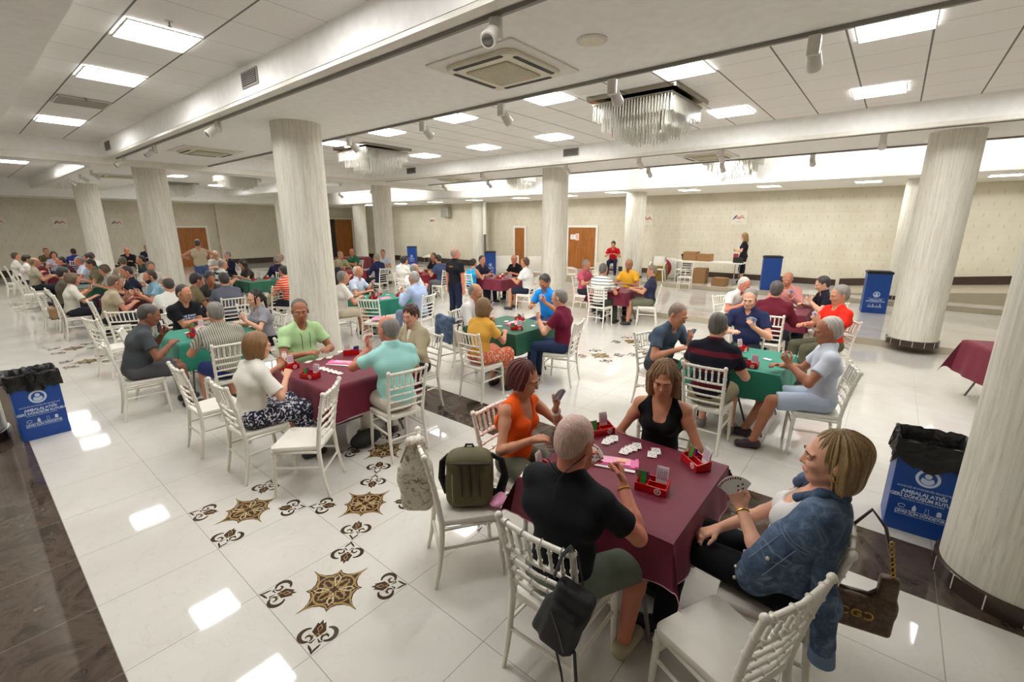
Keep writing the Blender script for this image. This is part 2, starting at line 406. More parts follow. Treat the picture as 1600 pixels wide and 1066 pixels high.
def motif_mesh():
    mb = MB(); rot = lambda pts, a: [(x * math.cos(a) - y * math.sin(a), x * math.sin(a) + y * math.cos(a)) for x, y in pts]
    q = [(.385, 0), (.30, .014), (.24, .04), (.195, .085), (.175, .135), (.188, .188)]
    full = []
    for k in range(4):
        a = k * math.pi / 2; seg = q + [(y, x) for x, y in reversed(q[1:-1])]; full += rot(seg, a)
    c = [(x * T, y * T) for x, y in full]
    n = len(c)
    for i in range(n): mb.cur = 0; mb.add([(0, 0, .0004), (*c[i], .0004), (*c[(i + 1) % n], .0004)], [(0, 1, 2)])
    inner = [(x * .9, y * .9) for x, y in c] + [(c[0][0] * .9, c[0][1] * .9)]
    strip(mb, inner, .010, .0008, 1, False)
    for k in range(4):
        a = k * math.pi / 2
        for pts in (arc(.10, 0, .10, -75, 75), arc(0, 0, .11, 10, 80), [(.03, 0), (.10, .05), (.17, 0), (.10, -.05), (.03, 0)]):
            strip(mb, rot([(x * T, y * T) for x, y in pts], a), .011, .0009, 1, False)
        strip(mb, rot([(x * T, y * T) for x, y in [(.03, .03), (.08, .12), (.135, .135), (.12, .08), (.03, .03)]], a), .009, .0010, 2, False)
        strip(mb, rot([(x * T, y * T) for x, y in arc(.11, .11, .085, 150, 300)], a), .009, .0010, 1, False)
        # fleur in the corner of the tile, pointing at the star
        d = a + math.pi / 4
        def P(pts, zz, mi, wd=None, tp=True):
            p2 = rot([(x * T, y * T) for x, y in pts], d)
            if wd: strip(mb, p2, wd, zz, mi, tp)
            else: poly(mb, p2, zz, mi)
        P([(.345, 0), (.39, .018), (.375, .035), (.43, .05), (.47, .06), (.50, .03), (.53, 0), (.50, -.03), (.47, -.06), (.43, -.05), (.375, -.035), (.39, -.018)], .0004, 0)
        P([(.40, 0), (.44, .02), (.48, 0), (.44, -.02), (.40, 0)], .0008, 1, .006, False)
        for s in (-1, 1):
            P([(x, s * y) for x, y in arc(.505, .085, .072, 190, -20, 12, .1)], .0004, 0, .026)
            P([(x, s * y) for x, y in arc(.535, .072, .034, 330, 90, 9, .3)], .0004, 0, .016)
            P([(x, s * y) for x, y in arc(.46, .035, .05, -60, 60, 8)], .0007, 1, .006)
            P([(x, s * y) for x, y in [(.69, 0), (.655, .012), (.625, .035), (.60, .05)]], .0005, 0, .014)
            P([(x, s * y) for x, y in [(.545, .01), (.58, .035), (.575, .06)]], .0005, 0, .012)
    return mb.mesh('floor_medallion', [M_in, M_in2, M_in3], smooth=0)
MED = motif_mesh()
def med(x, y, z=0.0005):
    o = link('trim_10', MED, None); o.location = (x, y, z); o['kind'] = 'structure'
for bx, bys in ((1.768, (3.0, 10.73, 18.45)), (7.5, (3.0, 10.73))):
    for by in bys:
        for i, j in ((-1, -1), (1, -1), (0, 0), (-1, 1), (1, 1)): med(bx + i * T, by + j * T)
# ================================================================== LIGHTS AND FITTINGS OF THE CEILING
def emis(name, rgb, k):
    m = bpy.data.materials.new(name); m.use_nodes = True; nt = m.node_tree; nt.nodes.clear()
    e = nt.nodes.new('ShaderNodeEmission'); e.inputs[0].default_value = (*rgb, 1); e.inputs[1].default_value = k
    o = nt.nodes.new('ShaderNodeOutputMaterial'); nt.links.new(e.outputs[0], o.inputs[0]); return m
M_panel = emis('light_panel', (1.0, .99, .97), PANEL_W)
M_frame = mat('panel_frame', (225, 222, 215), .5)
def panel_proto():
    o = empty('ceiling_light', (0, 0, 0)); f = MB()
    for s in (-1, 1): f.box((s * .29, 0, -.004), (.014, .594, .012)); f.box((0, s * .29, -.004), (.594, .014, .012))
    f.build('frame', M_frame, o, 0); MB().box((0, 0, -.001), (.566, .566, .006)).build('diffuser', M_panel, o, 0); return o
PP = panel_proto(); used = [0]
def panel(x, y, z, label, group):
    o = PP if not used[0] else copy_tree(PP); used[0] = 1
    o.location = (x, y, z - .012); tagp(o, label, 'ceiling light', group)
rows1 = [1.9, 3.85, 5.80, 7.76, 11.6]
nm = ['nearest', 'second nearest', 'third', 'fourth', 'fifth']
for i, y in enumerate(rows1[:2]): panel(1.68, y, ZT, 'square light panel of the left coffer, above the top edge of the photo', 'light panels out of view in left coffer')
for i, (y, t) in enumerate(zip((5.82, 7.76, 11.6), ('largest and nearest square light panel in left tiled ceiling strip', 'middle square light panel in left tiled ceiling strip', 'smallest and farthest square light panel in left tiled ceiling strip'))): panel(1.68, y, ZT, t, 'light panels in the left tiled strip')
o = empty('ceiling_light', (1.68, 9.65, ZT - .012)); f = MB()
for s in (-1, 1): f.box((s * .29, 0, -.004), (.014, .594, .012)); f.box((0, s * .29, -.004), (.594, .014, .012))
f.build('frame', M_frame, o, 0); MB().box((0, 0, -.001), (.566, .566, .006)).build('diffuser', mat('unlit_diffuser', (150, 146, 138), .5), o, 0)
tagp(o, 'unlit grey square light panel in left tiled ceiling strip', 'ceiling light')
k = 0
ORD = ['first', 'second', 'third', 'fourth', 'fifth', 'sixth', 'seventh', 'eighth', 'ninth', 'tenth']
for y in (-1.65, .30, 2.23, 4.17, 6.12, 8.06, 10.0, 11.9):
    vis = 'square light panel in near row of wide tiled ceiling, %s from the right' % ORD[max(k - 1, 0)] if y > 0 else 'square light panel of the wide tiled ceiling, beyond the right edge'
    panel(5.88, y, ZT, vis, 'light panels, near row of the wide coffer'); k += 1
for k, y in enumerate((-1.45, .48, 2.36, 5.80, 7.8, 9.9)):
    vis = 'square light panel in far row of wide tiled ceiling, %s from the right' % ORD[max(k - 1, 0)] if y > 0 else 'square light panel of the far row, beyond the right edge'
    panel(8.45, y, ZT, vis, 'light panels, far row of the wide coffer')
for k, y in enumerate((17.2, 18.6, 20.0)): panel(1.68, y, ZT, 'square light panel in far left coffer, %s behind the cross beam' % ORD[k], 'light panels of the far left coffer')
for k, (x, y) in enumerate(((5.9, 18.0), (5.9, 21.0), (8.45, 18.0), (8.45, 21.0), (5.9, 24.5), (8.45, 24.5))): panel(x, y, ZT, 'square light panel in far wide coffer beyond the cross beam, %s one' % ORD[k], 'light panels of the far wide coffer')
for k, y in enumerate((-4.4, -1.8, .8, 3.2, 5.6, 8.0, 10.4, 12.8, 15.6, 18.4, 21.2, 24)): panel(16.2 if not 6.9 < y < 8.2 else 15.6, y, ZL + .009, 'flat light panel in low ceiling along the right wall, %s from the right' % (ORD + ['eleventh', 'twelfth'])[k], 'light panels in the low ceiling')
for k, (x, y) in enumerate(((-1.2, 5), (-1.2, 9.5), (-1.2, 13.5), (-1.2, 17.5), (-1.2, 21.5), (-1.2, 25), (-3.6, 7), (-3.6, 12), (-3.6, 17), (-3.6, 22), (12.99, 4), (12.99, 9.5))): panel(x, y, (ZS + .009) if x < 0 else ZT, 'unseen square light panel added to brighten the hall', 'unseen added light panels')  # unseen panels, most of them added to brighten the dark left and back

# track rails and spotlights
M_trk = mat('track_grey', (128, 124, 118), .4, .3); M_spot = mat('spot_white', (205, 201, 194), .4); M_lens = mat('spot_lens', (120, 118, 112), .15, .5)
TR = {'a': 2.80, 'b': 4.62, 'c': 9.98, 'd': 11.88}
for kx, (x, lb) in enumerate(((2.80, 'thin grey spotlight track beside the left ceiling beam'), (4.62, 'grey spotlight track along near edge of wide tiled ceiling'), (9.98, 'grey spotlight track behind the vented ceiling beam'), (11.88, 'grey spotlight track before the bright white beam'))):
    MB().box((x, 3.5, ZS - .016), (.034, 20.6, .032)).build('track_rail', M_trk, None, 0, label=lb, cat='track')
def spot_proto():
    o = empty('track_spotlight'); MB().rbox((0, 0, -.07), (.06, .09, .14), .012).build('driver_box', M_spot, o)
    MB().tube([(0, .0, -.11), (.07, 0, -.14)], .012, 8).build('joint', M_spot, o)
    h = MB(); h.lathe([(.035, .08), (.05, .06), (.055, -.02), (.06, -.06), (.055, -.075)], 20, M=TM((.10, 0, -.15), 0, 0, R(-52))); h.build('lamp_head', M_spot, o)
    l = MB(); l.ell((0, 0, -.068), (.05, .05, .014), 16, 6, M=TM((.10, 0, -.15), 0, 0, R(-52))); l.build('lens', M_lens, o); return o
SP = spot_proto(); su = [0]
def spot(x, y, z, rz, label, W=0, aim=None):
    o = SP if not su[0] else copy_tree(SP); su[0] = 1
    o.location = (x, y, z - .03); o.rotation_euler = (0, 0, rz); tagp(o, label, 'spotlight', 'white track spotlights')
    if W:
        l = bpy.data.lights.new('spot_beam', 'SPOT'); l.energy = W; l.spot_size = R(95); l.spot_blend = .9; l.shadow_soft_size = .05; l.color = (1, .99, .97)
        lo = bpy.data.objects.new('spot_beam', l); COL.objects.link(lo); c, s = math.cos(rz), math.sin(rz)
        lo.location = (x + .17 * c, y + .17 * s, z - .24); d = Vector(aim) - lo.location; lo.rotation_euler = d.to_track_quat('-Z', 'Y').to_euler()
for i, y in enumerate((2.45, 7.75, 10.9, 13.2)):
    spot(TR['a'], y, ZS, math.pi if i else R(200), 'white track spotlight by the left beam, %s from the camera' % ORD[i], SPOT_W, (-.5, y + .3, 0.5))
for i, (px, py) in enumerate(((1272, 70), (957, 128), (783, 168), (660, 193), (545, 218), (432, 243))):
    x, y = at(px, py, ZS); y *= TR['b'] / x
    spot(TR['b'], y, ZS, 0, 'white track spotlight at edge of wide tiled ceiling, %s from the right' % ORD[i], SPOT_W, (7.5, y, 0.3))
for i, y in enumerate((-1.9, .4, 2.9, 4.6, 6.5, 9.3)):
    spot(TR['c'], y, ZS, 0, 'white track spotlight behind the vented beam, %s from the right' % ORD[i])
for i, y in enumerate((-3.0, -.7, 1.6, 3.4, 5.2, 7.9, 10.8, 13.0)):
    spot(TR['d'], y, ZS, 0, 'white track spotlight facing the bright beam, %s from the right' % ORD[i], SPOT_W2, (13.98, y + .2, ZL + .28))
for i, y in enumerate((17.5, 20, 22.5)): spot(TR['d'], y, ZS, 0, 'small far spotlight by the bright beam, %s beyond the cross beam' % ORD[i], SPOT_W2, (13.98, y, ZL + .28))
for i, y in enumerate((17.0, 18.6, 20.4, 22.4)): spot(2.85, y, ZS, 0, 'small white spotlight hanging by the far left beam, %s in its row' % ORD[i])

# cassette air conditioners
M_ac = mat('ac_plastic', (222, 217, 196), .5); M_slot = mat('ac_slot', (26, 24, 22), .6); M_grille = mat('ac_grille', (176, 170, 142), .6)
def ac(x, y, z, label, rz=0):
    o = empty('air_conditioner', (x, y, z), rz, label, 'air conditioner', 'ceiling cassette air conditioners')
    MB().rbox((0, 0, -.008), (1.06, 1.06, .016), .02).build('cover_plate', M_frame, o)
    MB().rbox((0, 0, -.03), (.84, .84, .05), .12, 6).build('body', M_ac, o)
    s = MB()
    for k in range(4): s.rbox((0, .372, -.0565), (.60, .05, .004), .02, 4, M=Matrix.Rotation(k * math.pi / 2, 4, 'Z'))
    s.build('air_slot', M_slot, o); g = MB(); g.rbox((0, 0, -.06), (.52, .52, .012), .02)
    g.build('intake_grille', M_grille, o, 0)
    l = MB()
    for k in range(13): l.box((0, -.23 + k * .038, -.067), (.48, .006, .004))
    l.build('grille_bars', M_ac, o, 0); return o
for (px, py), lb in (((787, 105), 'large cream square air conditioner in ceiling above the middle of the hall'), ((322, 238), 'cream ceiling air conditioner between the left beam and two round columns'), ((1105, 245), 'cream ceiling air conditioner before the bright white beam'),
                     ((185, 279), 'far cream ceiling air conditioner between the two left columns'), ((710, 283), 'small far cream ceiling air conditioner beyond the wide tiled coffer')):
    x, y = at(px, py, ZS); ac(3.72 if x < 5 else 10.85, y * ((3.72 if x < 5 else 10.85) / x), ZS, lb)
# grilles on the beam faces
M_vent = mat('vent_frame', (150, 146, 138), .5, .3); M_vdark = mat('vent_dark', (48, 45, 42), .6)
for X, y, lb in ((2.577, 6.0, 'small dark louvred grille on the face of left ceiling beam'), (2.577, 13.2, 'dark louvred grille at far end of left ceiling beam'), (9.58, 6.1, 'grey louvred grille on vented beam, right one'), (9.58, 11.9, 'grey louvred grille on vented beam, left one')):
    o = empty('air_grille', (X, y, (ZS + ZT) / 2 + .01), 0, lb, 'grille', 'beam grilles')
    MB().box((-.008, 0, 0), (.016, .42, .17)).build('frame', M_vent, o, 0); MB().box((-.018, 0, 0), (.004, .37, .13)).build('opening', M_vdark, o, 0)
    l = MB()
    for k in range(6): l.box((-.022, 0, -.05 + k * .02), (.006, .37, .006))
    l.build('louvres', M_vent, o, 0)
x, y = at(925, 62, ZS); o = empty('ceiling_speaker', (x, y, ZS), 0, 'round flat ceiling speaker right of the large air conditioner', 'speaker')
MB().lathe([(.11, -.012), (.125, -.008), (.125, 0)], 28).build('rim', M_spot, o); MB().lathe([(.1, -.014), (.1, -.010)], 28).build('mesh_cover', M_ac, o)
for px, py, lb in ((264, 33, 'ceiling sprinkler beside the nearest light panel at left'), (134, 153, 'ceiling sprinkler before the unlit light panel')):
    x, y = at(px, py, ZT); o = empty('sprinkler', (x, y, ZT), 0, lb, 'sprinkler')
    MB().lathe([(.03, -.006), (.032, 0)], 14).build('rosette', M_spot, o); MB().lathe([(.018, -.045), (.018, -.042), (.006, -.04), (.006, -.006)], 12).build('nozzle', M_grey, o)
# crystal chandeliers, flush with the coffers
M_cry = mat('crystal', (238, 234, 222), .18, spec=.9); M_cry.node_tree.nodes['Principled BSDF'].inputs['Transmission Weight'].default_value = .3
M_chr = mat('chrome_plate', (150, 144, 134), .12, 1.0)
def chandelier_mesh():
    plate = MB(); plate.box((0, 0, -.03), (1.30, 1.30, .06)); plate.box((0, 0, -.10), (1.18, 1.18, .02))
    rods = MB()
    for tier, (w, ztop, ln, step) in enumerate(((1.14, -.10, .22, .042), (.94, -.12, .34, .044), (.72, -.14, .40, .048), (.48, -.16, .44, .05))):
        n = int(w / step)
        for k in range(n + 1):
            t = -w / 2 + w * k / n
            for q in ((t, -w / 2), (t, w / 2), (-w / 2, t), (w / 2, t)):
                L = ln * random.uniform(.93, 1.03); rods.tube([(q[0], q[1], ztop), (q[0], q[1], ztop - L + .012), (q[0], q[1], ztop - L)], [.008, .008, .003], 4, False)
    return plate.mesh('mounting_plate', M_chr, 0), rods.mesh('crystal_rods', M_cry, 0)
CH = chandelier_mesh()
for (px, py, X), lb in (((1012, 172, 6.9), 'large square crystal chandelier in tiled ceiling, right of the air conditioner'), ((583, 243, 6.9), 'second square crystal chandelier, right of the big round column'),
                ((1145, 262, 12.99), 'square crystal chandelier before the bright beam, right one'), ((803, 288, 12.99), 'square crystal chandelier before the bright beam, left one'),
                ((278, 297, 6.9), 'small far crystal chandelier right of the left column'), ((372, 292, 6.9), 'smallest far crystal chandelier beyond the cross beam')):
    x, y = at(px, py, 3.80); o = empty('chandelier', (X, y * X / x if X < 10 else min(y * X / x, 12.6), ZT), 0, lb, 'chandelier', 'square crystal chandeliers')
    link('mounting_plate', CH[0], None, o); r = link('crystal_rods', CH[1], None, o); r['kind'] = 'stuff'
# ================================================================== BODIES: smooth distance fields turned into one surface
def nets(F, xs, ys, zs):
    S_ = F < 0; nx, ny, nz = F.shape
    c = np.zeros((nx - 1, ny - 1, nz - 1), np.int8)
    for a in (0, 1):
        for b in (0, 1):
            for d in (0, 1): c += S_[a:nx - 1 + a, b:ny - 1 + b, d:nz - 1 + d]
    act = (c > 0) & (c < 8); I = np.argwhere(act)
    if not len(I): return np.zeros((0, 3)), np.zeros((0, 4), int)
    acc = np.zeros((len(I), 3), np.float32); cnt = np.zeros(len(I), np.float32)
    cs = [(a, b, d) for a in (0, 1) for b in (0, 1) for d in (0, 1)]
    for A in cs:
        for ax in range(3):
            if A[ax]: continue
            B = list(A); B[ax] = 1
            fa = F[I[:, 0] + A[0], I[:, 1] + A[1], I[:, 2] + A[2]]; fb = F[I[:, 0] + B[0], I[:, 1] + B[1], I[:, 2] + B[2]]
            m = (fa < 0) != (fb < 0); t = np.where(m, fa / np.where(m, fa - fb, 1), 0)
            for q in range(3): acc[:, q] += m * (A[q] + (t if q == ax else 0))
            cnt += m
    P = I + acc / cnt[:, None]
    V = np.stack([np.interp(P[:, q], np.arange(len(g)), g) for q, g in enumerate((xs, ys, zs))], 1)
    vid = np.full(act.shape, -1, np.int32); vid[act] = np.arange(len(I)); Q = []
    for ax in range(3):
        sl = [slice(1, -1)] * 3; s0 = list(sl); s1 = list(sl); s0[ax] = slice(None, -1); s1[ax] = slice(1, None)
        a, b = S_[tuple(s0)], S_[tuple(s1)]; E_ = np.argwhere(a != b)
        if not len(E_): continue
        sg = a[E_[:, 0], E_[:, 1], E_[:, 2]]
        u, v = [q for q in range(3) if q != ax]; base = E_.copy(); base[:, u] += 1; base[:, v] += 1
        def cell(du, dv):
            k = base.copy(); k[:, u] += du; k[:, v] += dv; return vid[k[:, 0], k[:, 1], k[:, 2]]
        q = np.stack([cell(-1, -1), cell(0, -1), cell(0, 0), cell(-1, 0)], 1)
        flip = sg if ax != 1 else ~sg
        q[~flip] = q[~flip][:, ::-1]; Q.append(q)
    Q = np.concatenate(Q); return V, Q[(Q >= 0).all(1)]
def np_mesh(name, V, Q, m):
    me = bpy.data.meshes.new(name); me.vertices.add(len(V)); me.vertices.foreach_set('co', np.ascontiguousarray(V, np.float32).ravel())
    me.loops.add(len(Q) * 4); me.loops.foreach_set('vertex_index', np.ascontiguousarray(Q, np.int32).ravel())
    me.polygons.add(len(Q)); me.polygons.foreach_set('loop_start', np.arange(0, len(Q) * 4, 4, dtype=np.int32))
    me.update(calc_edges=True); me.polygons.foreach_set('use_smooth', np.ones(len(Q), bool)); me.materials.append(m); return me
V3 = lambda *a: np.array(a, float)
def nrm(v): return v / (np.linalg.norm(v) or 1)
class RC:      # round cone; clip = list of (point, normal) half spaces cut away along the normal
    def __init__(s, a, b, r1, r2, k=.02, clip=(), op='+'): s.a, s.b, s.r1, s.r2, s.k, s.clip, s.op = np.array(a, float), np.array(b, float), r1, r2, k, clip, op
    def box(s): m = max(s.r1, s.r2); return np.minimum(s.a, s.b) - m, np.maximum(s.a, s.b) + m
    def d(s, x, y, z, off):
        ab = s.b - s.a; L = ab @ ab or 1e-9; px, py, pz = x - s.a[0], y - s.a[1], z - s.a[2]
        t = np.clip((px * ab[0] + py * ab[1] + pz * ab[2]) / L, 0, 1)
        return np.sqrt((px - t * ab[0]) ** 2 + (py - t * ab[1]) ** 2 + (pz - t * ab[2]) ** 2) - (s.r1 + (s.r2 - s.r1) * t) - off
class EL:      # ellipsoid with axes M (rows)
    def __init__(s, c, r, M=None, k=.02, clip=(), op='+'): s.c, s.r, s.M, s.k, s.clip, s.op = np.array(c, float), np.array(r, float), (np.eye(3) if M is None else M), k, clip, op
    def box(s): e = np.sqrt(((s.M * s.r[:, None]) ** 2).sum(0)); return s.c - e, s.c + e
    def d(s, x, y, z, off):
        px, py, pz = x - s.c[0], y - s.c[1], z - s.c[2]; r = s.r + off; k0 = 0; k1 = 0
        for i in range(3):
            q = s.M[i, 0] * px + s.M[i, 1] * py + s.M[i, 2] * pz; k0 = k0 + (q / r[i]) ** 2; k1 = k1 + (q / r[i] ** 2) ** 2
        k0 = np.sqrt(k0); return k0 * (k0 - 1) / np.maximum(np.sqrt(k1), 1e-6)
def field(prims, h, off=0., noise=None, fine=None, hf=None, post=None):
    lo = np.min([p.box()[0] for p in prims if p.op == '+'], 0) - off - .03; hi = np.max([p.box()[1] for p in prims if p.op == '+'], 0) + off + .03
    G = []
    for q in range(3):
        if fine is None or fine[0][q] >= hi[q] or fine[1][q] <= lo[q]: G.append(np.arange(lo[q], hi[q] + h, h)); continue
        a, b = max(fine[0][q], lo[q]), min(fine[1][q], hi[q])
        G.append(np.concatenate([np.arange(lo[q], a - h * .3, h), np.arange(a, b, hf), np.arange(b, hi[q] + h, h)]))
    F = np.full([len(g) for g in G], .09, np.float32)
    for p in prims:
        a, b = p.box(); pad = off + p.k + .022
        i0 = [int(np.searchsorted(G[q], a[q] - pad)) for q in range(3)]; i1 = [int(np.searchsorted(G[q], b[q] + pad)) for q in range(3)]
        if any(i0[q] >= i1[q] for q in range(3)): continue
        sl = tuple(slice(i0[q], i1[q]) for q in range(3))
        X, Y, Z = np.meshgrid(*[G[q][sl[q]].astype(np.float32) for q in range(3)], indexing='ij', sparse=True)
        d = p.d(X, Y, Z, off if p.op == '+' else 0)
        for c, n in p.clip: d = np.maximum(d, (X - c[0]) * n[0] + (Y - c[1]) * n[1] + (Z - c[2]) * n[2])
        A = F[sl]
        if p.op == '-':
            hh = np.maximum(p.k - np.abs(A + d), 0) / p.k; F[sl] = np.maximum(A, -d) + hh * hh * p.k / 4
        else:
            hh = np.maximum(p.k - np.abs(A - d), 0) / p.k; F[sl] = np.minimum(A, d) - hh * hh * p.k / 4
    X, Y, Z = np.meshgrid(*[g.astype(np.float32) for g in G], indexing='ij', sparse=True)
    if noise: F = F + noise(X, Y, Z)
    if post: F = post(F, X, Y, Z)
    for q in range(3):
        sl = [slice(None)] * 3; sl[q] = 0; F[tuple(sl)] = .1; sl[q] = -1; F[tuple(sl)] = .1
    return nets(F.astype(np.float32), *G)
def folds(seed, amp):
    r = np.random.RandomState(seed); W = [(r.uniform(-1, 1, 3) * (22, 22, 30), r.uniform(0, 6)) for _ in range(5)]
    def f(X, Y, Z):
        a = 0
        for k, ph in W: a = a + np.sin(X * k[0] + Y * k[1] + Z * k[2] + ph + 1.3 * np.sin(Z * 17 + ph))
        return a * amp / 5
    return f
def rot_about(v, ax, a): ax = nrm(ax); return v * math.cos(a) + np.cross(ax, v) * math.sin(a) + ax * (ax @ v) * (1 - math.cos(a))
def ik(a, b, l1, l2, pole):
    d = b - a; D = np.linalg.norm(d); D2 = min(D, (l1 + l2) * .995); u = d / D; b = a + u * D2
    x = (l1 * l1 - l2 * l2 + D2 * D2) / (2 * D2); y = math.sqrt(max(l1 * l1 - x * x, 0)); p = pole - u * (pole @ u); return a + u * x + nrm(p) * y, b
def hand(W, d, n, right, s, curl, lod, k=.006, grip=0.):
    """palm, four fingers of unequal length and a thumb off the side of the palm"""
    d = nrm(d); n = nrm(n - d * (n @ d)); t = np.cross(d, n) * (1 if right else -1); P = []; f = 1 if lod == 0 else 1.08
    off = [.031, .0105, -.010, -.030]; L = [.066, .074, .069, .053]
    for i in range(4):
        b = W + d * .085 * s + t * off[i] * s
        P.append(RC(W + d * .008 * s + t * off[i] * .5 * s, b, .0165 * s, .0125 * s, .012))
        q = b; sp = (off[i] * 3.2 if lod else off[i] * 2.2); dd = nrm(d + t * sp); c0 = curl * (1 + .10 * i)
        for j, (fr, cc) in enumerate(((.44, .8), (.31, 1.1), (.25, .8))):
            dd = rot_about(dd, np.cross(dd, n), R(c0 * cc)); e = q + dd * L[i] * fr * s
            P.append(RC(q, e, (.0092 - .0007 * j) * s * f, (.0086 - .0009 * j) * s * f, k if j else .008)); q = e
    b = W + d * .022 * s + t * .024 * s; dd = nrm(d * .62 + t * .62 + n * (.25 + grip)); e = b + dd * .045 * s
    P.append(RC(b, e, .016 * s, .0115 * s, .012)); dd = nrm(d * .9 + t * (.25 - grip) + n * (.3 + grip * .6)); g_ = e + dd * .03 * s
    P.append(RC(e, g_, .0112 * s, .0098 * s, k)); P.append(RC(g_, g_ + nrm(dd + n * .1) * .022 * s, .0098 * s, .008 * s, k)); return P
UNIT = {}
def person(x, y, head, label, top=('tee', (90, 90, 90)), bottom=('trousers', (40, 42, 50)), hair=('short', (60, 52, 46)), tone='mid', sex='m', lean=8, yaw=0, nod=12, tilt=0,
           hands=None, lod=2, sc=None, stand=False, belly=0., z0=0., feet=None, shoes=(40, 38, 38), glasses=None, extra=None, legs=None, twist=0, group=None, beard=None, hem=None):
    """one seated or standing figure; head = heading in degrees (0 = towards +Y, 90 = towards -X)"""
    fem = sex == 'f'; sc = sc or (.94 if fem else 1.0); s = sc
    pz = .555 if not stand else .93 * s
    P0 = V3(0, 0, pz); l1, l2 = R(lean * .6), R(lean * 1.25)
    A1 = P0 + V3(0, math.sin(l1), math.cos(l1)) * .25 * s; N = A1 + V3(0, math.sin(l2), math.cos(l2)) * .25 * s
    l3 = R(lean * .9 + 10); Hc = N + V3(0, math.sin(l3), math.cos(l3)) * .165 * s
    if tilt: Hc = Hc + V3(math.sin(R(tilt)) * .1, 0, 0)
    # head frame
    hy = rot_about(V3(0, 1, 0), V3(0, 0, 1), R(yaw)); hx = np.cross(hy, V3(0, 0, 1)); hy = rot_about(hy, hx, -R(nod)); hz = np.cross(hx, hy)
    if tilt: hx = rot_about(hx, hy, R(tilt)); hz = rot_about(hz, hy, R(tilt))
    HM = np.stack([hx, hy, hz]); hs = s * (1.06 if not fem else 1.06)
    H = lambda a, b, c: Hc + (hx * a + hy * b + hz * c) * hs
    u2 = nrm(N - A1); u1 = nrm(A1 - P0); tw = R(twist)
    sx = rot_about(V3(1, 0, 0), V3(0, 0, 1), tw); TM2 = np.stack([sx, nrm(np.cross(u2, sx)), u2]); TM1 = np.stack([V3(1, 0, 0), np.cross(u1, V3(1, 0, 0)), u1])
    sw = (.155 if fem else .175) * s
    SH = {1: N - u2 * .065 * s + sx * sw, -1: N - u2 * .065 * s - sx * sw}
    fw = nrm(np.cross(u2, sx))
    torso = [EL(P0 + V3(0, 0, .01), (.155 * s, .118 * s, .10 * s), TM1, .04), EL(P0 + u1 * .14 * s + fw * (.01 + belly * .5), ((.128 if fem else .138) * s + belly, .10 * s + belly, .15 * s), TM1, .05),
             EL(A1 + u2 * .08 * s, (.140 * s if fem else .158 * s, .106 * s, .17 * s), TM2, .05), RC(SH[-1] - u2 * .0, SH[1], .056 * s, .056 * s, .045),
             RC(SH[1] - sx * .03 - u2 * .10 - fw * .035, SH[-1] + sx * .03 - u2 * .10 - fw * .035, .06 * s, .06 * s, .05),
             RC(N + u2 * .03, SH[1] - sx * .02, .045 * s, .045 * s, .03), RC(N + u2 * .03, SH[-1] + sx * .02, .045 * s, .045 * s, .03)]
    if fem:
        for q in (-1, 1): torso.append(EL(A1 + u2 * .075 * s + fw * .085 * s + sx * q * .062 * s, (.058 * s, .05 * s, .056 * s), TM2, .035))
    neck = [RC(N + u2 * .01, H(0, -.022, -.05), .050 * s if fem else .058 * s, .047 * s if fem else .054 * s, .03)]
    headp = [EL(H(0, -.018, .034), V3(.0745, .096, .086) * hs, HM, .02), EL(H(0, .024, -.028), V3(.060, .066, .072) * hs, HM, .03), EL(H(0, .052, -.082), V3(.030, .030, .024) * hs, HM, .03),
             RC(H(.052, -.01, -.05), H(.018, .058, -.088), .017 * hs, .014 * hs, .025), RC(H(-.052, -.01, -.05), H(-.018, .058, -.088), .017 * hs, .014 * hs, .025)]
    if lod < 2:
        headp += [EL(H(0, .074, .026), V3(.052, .016, .011) * hs, HM, .014), EL(H(.034, .066, -.022), V3(.020, .018, .016) * hs, HM, .02), EL(H(-.034, .066, -.022), V3(.020, .018, .016) * hs, HM, .02)]
        headp += [EL(H(q * .031, .092, .006), V3(.0175, .015, .0115) * hs, HM, .008, op='-') for q in (-1, 1)]
        headp += [EL(H(0, .083, -.057), V3(.022, .009, .011) * hs, HM, .010)]
        if lod == 0: headp += [RC(H(-.019, .092, -.0565), H(.019, .092, -.0565), .0016, .0016, .003, op='-')]
    headp += [RC(H(0, .084, .014), H(0, .100 if fem else .104, -.021), .0080 * hs, (.0105 if fem else .0125) * hs, .012)]
    if lod < 2: headp += [EL(H(q * .0115, .089, -.025), V3(.0075, .010, .0065) * hs, HM, .006) for q in (-1, 1)]
    headp += [EL(H(q * .078, -.012, -.004), V3(.009, .019, .031) * hs, HM, .008) for q in (-1, 1)]
    # arms
    hands = hands or {}; arm = {}; arms = []; ua, fa = .285 * s, .25 * s; hnd = []
    dz = .80 if not stand else .85 * s
    for q in (-1, 1):
        hp = hands.get(q) or ((q * .13, .36, .815) if not stand else (q * .24, .02, pz - .12))
        W = V3(*hp[:3]); pole = V3(q * .75, -.25, -.85) if len(hp) < 4 or hp[3] is None else V3(*hp[3])
        E_, W = ik(SH[q], W, ua, fa, pole); arm[q] = (SH[q], E_, W)
        r0, r1, r2 = ((.038, .033, .024) if fem else (.050, .040, .028)); r0, r1, r2 = r0 * s, r1 * s, r2 * s
        arms += [RC(SH[q], SH[q] + (E_ - SH[q]) * .35, (.055 if not fem else .043) * s, r0, .03), RC(SH[q] + (E_ - SH[q]) * .3, E_, r0, r1 * .96, .03), RC(E_, E_ + (W - E_) * .35, r1 * .95, r1, .02), RC(E_ + (W - E_) * .33, W, r1, r2, .02)]
        dirn = V3(*hp[4]) if len(hp) > 4 and hp[4] is not None else nrm(W - E_); pn = V3(*hp[5]) if len(hp) > 5 and hp[5] is not None else (V3(-q * .35, 0, -1) if not stand else V3(-q, 0, 0))
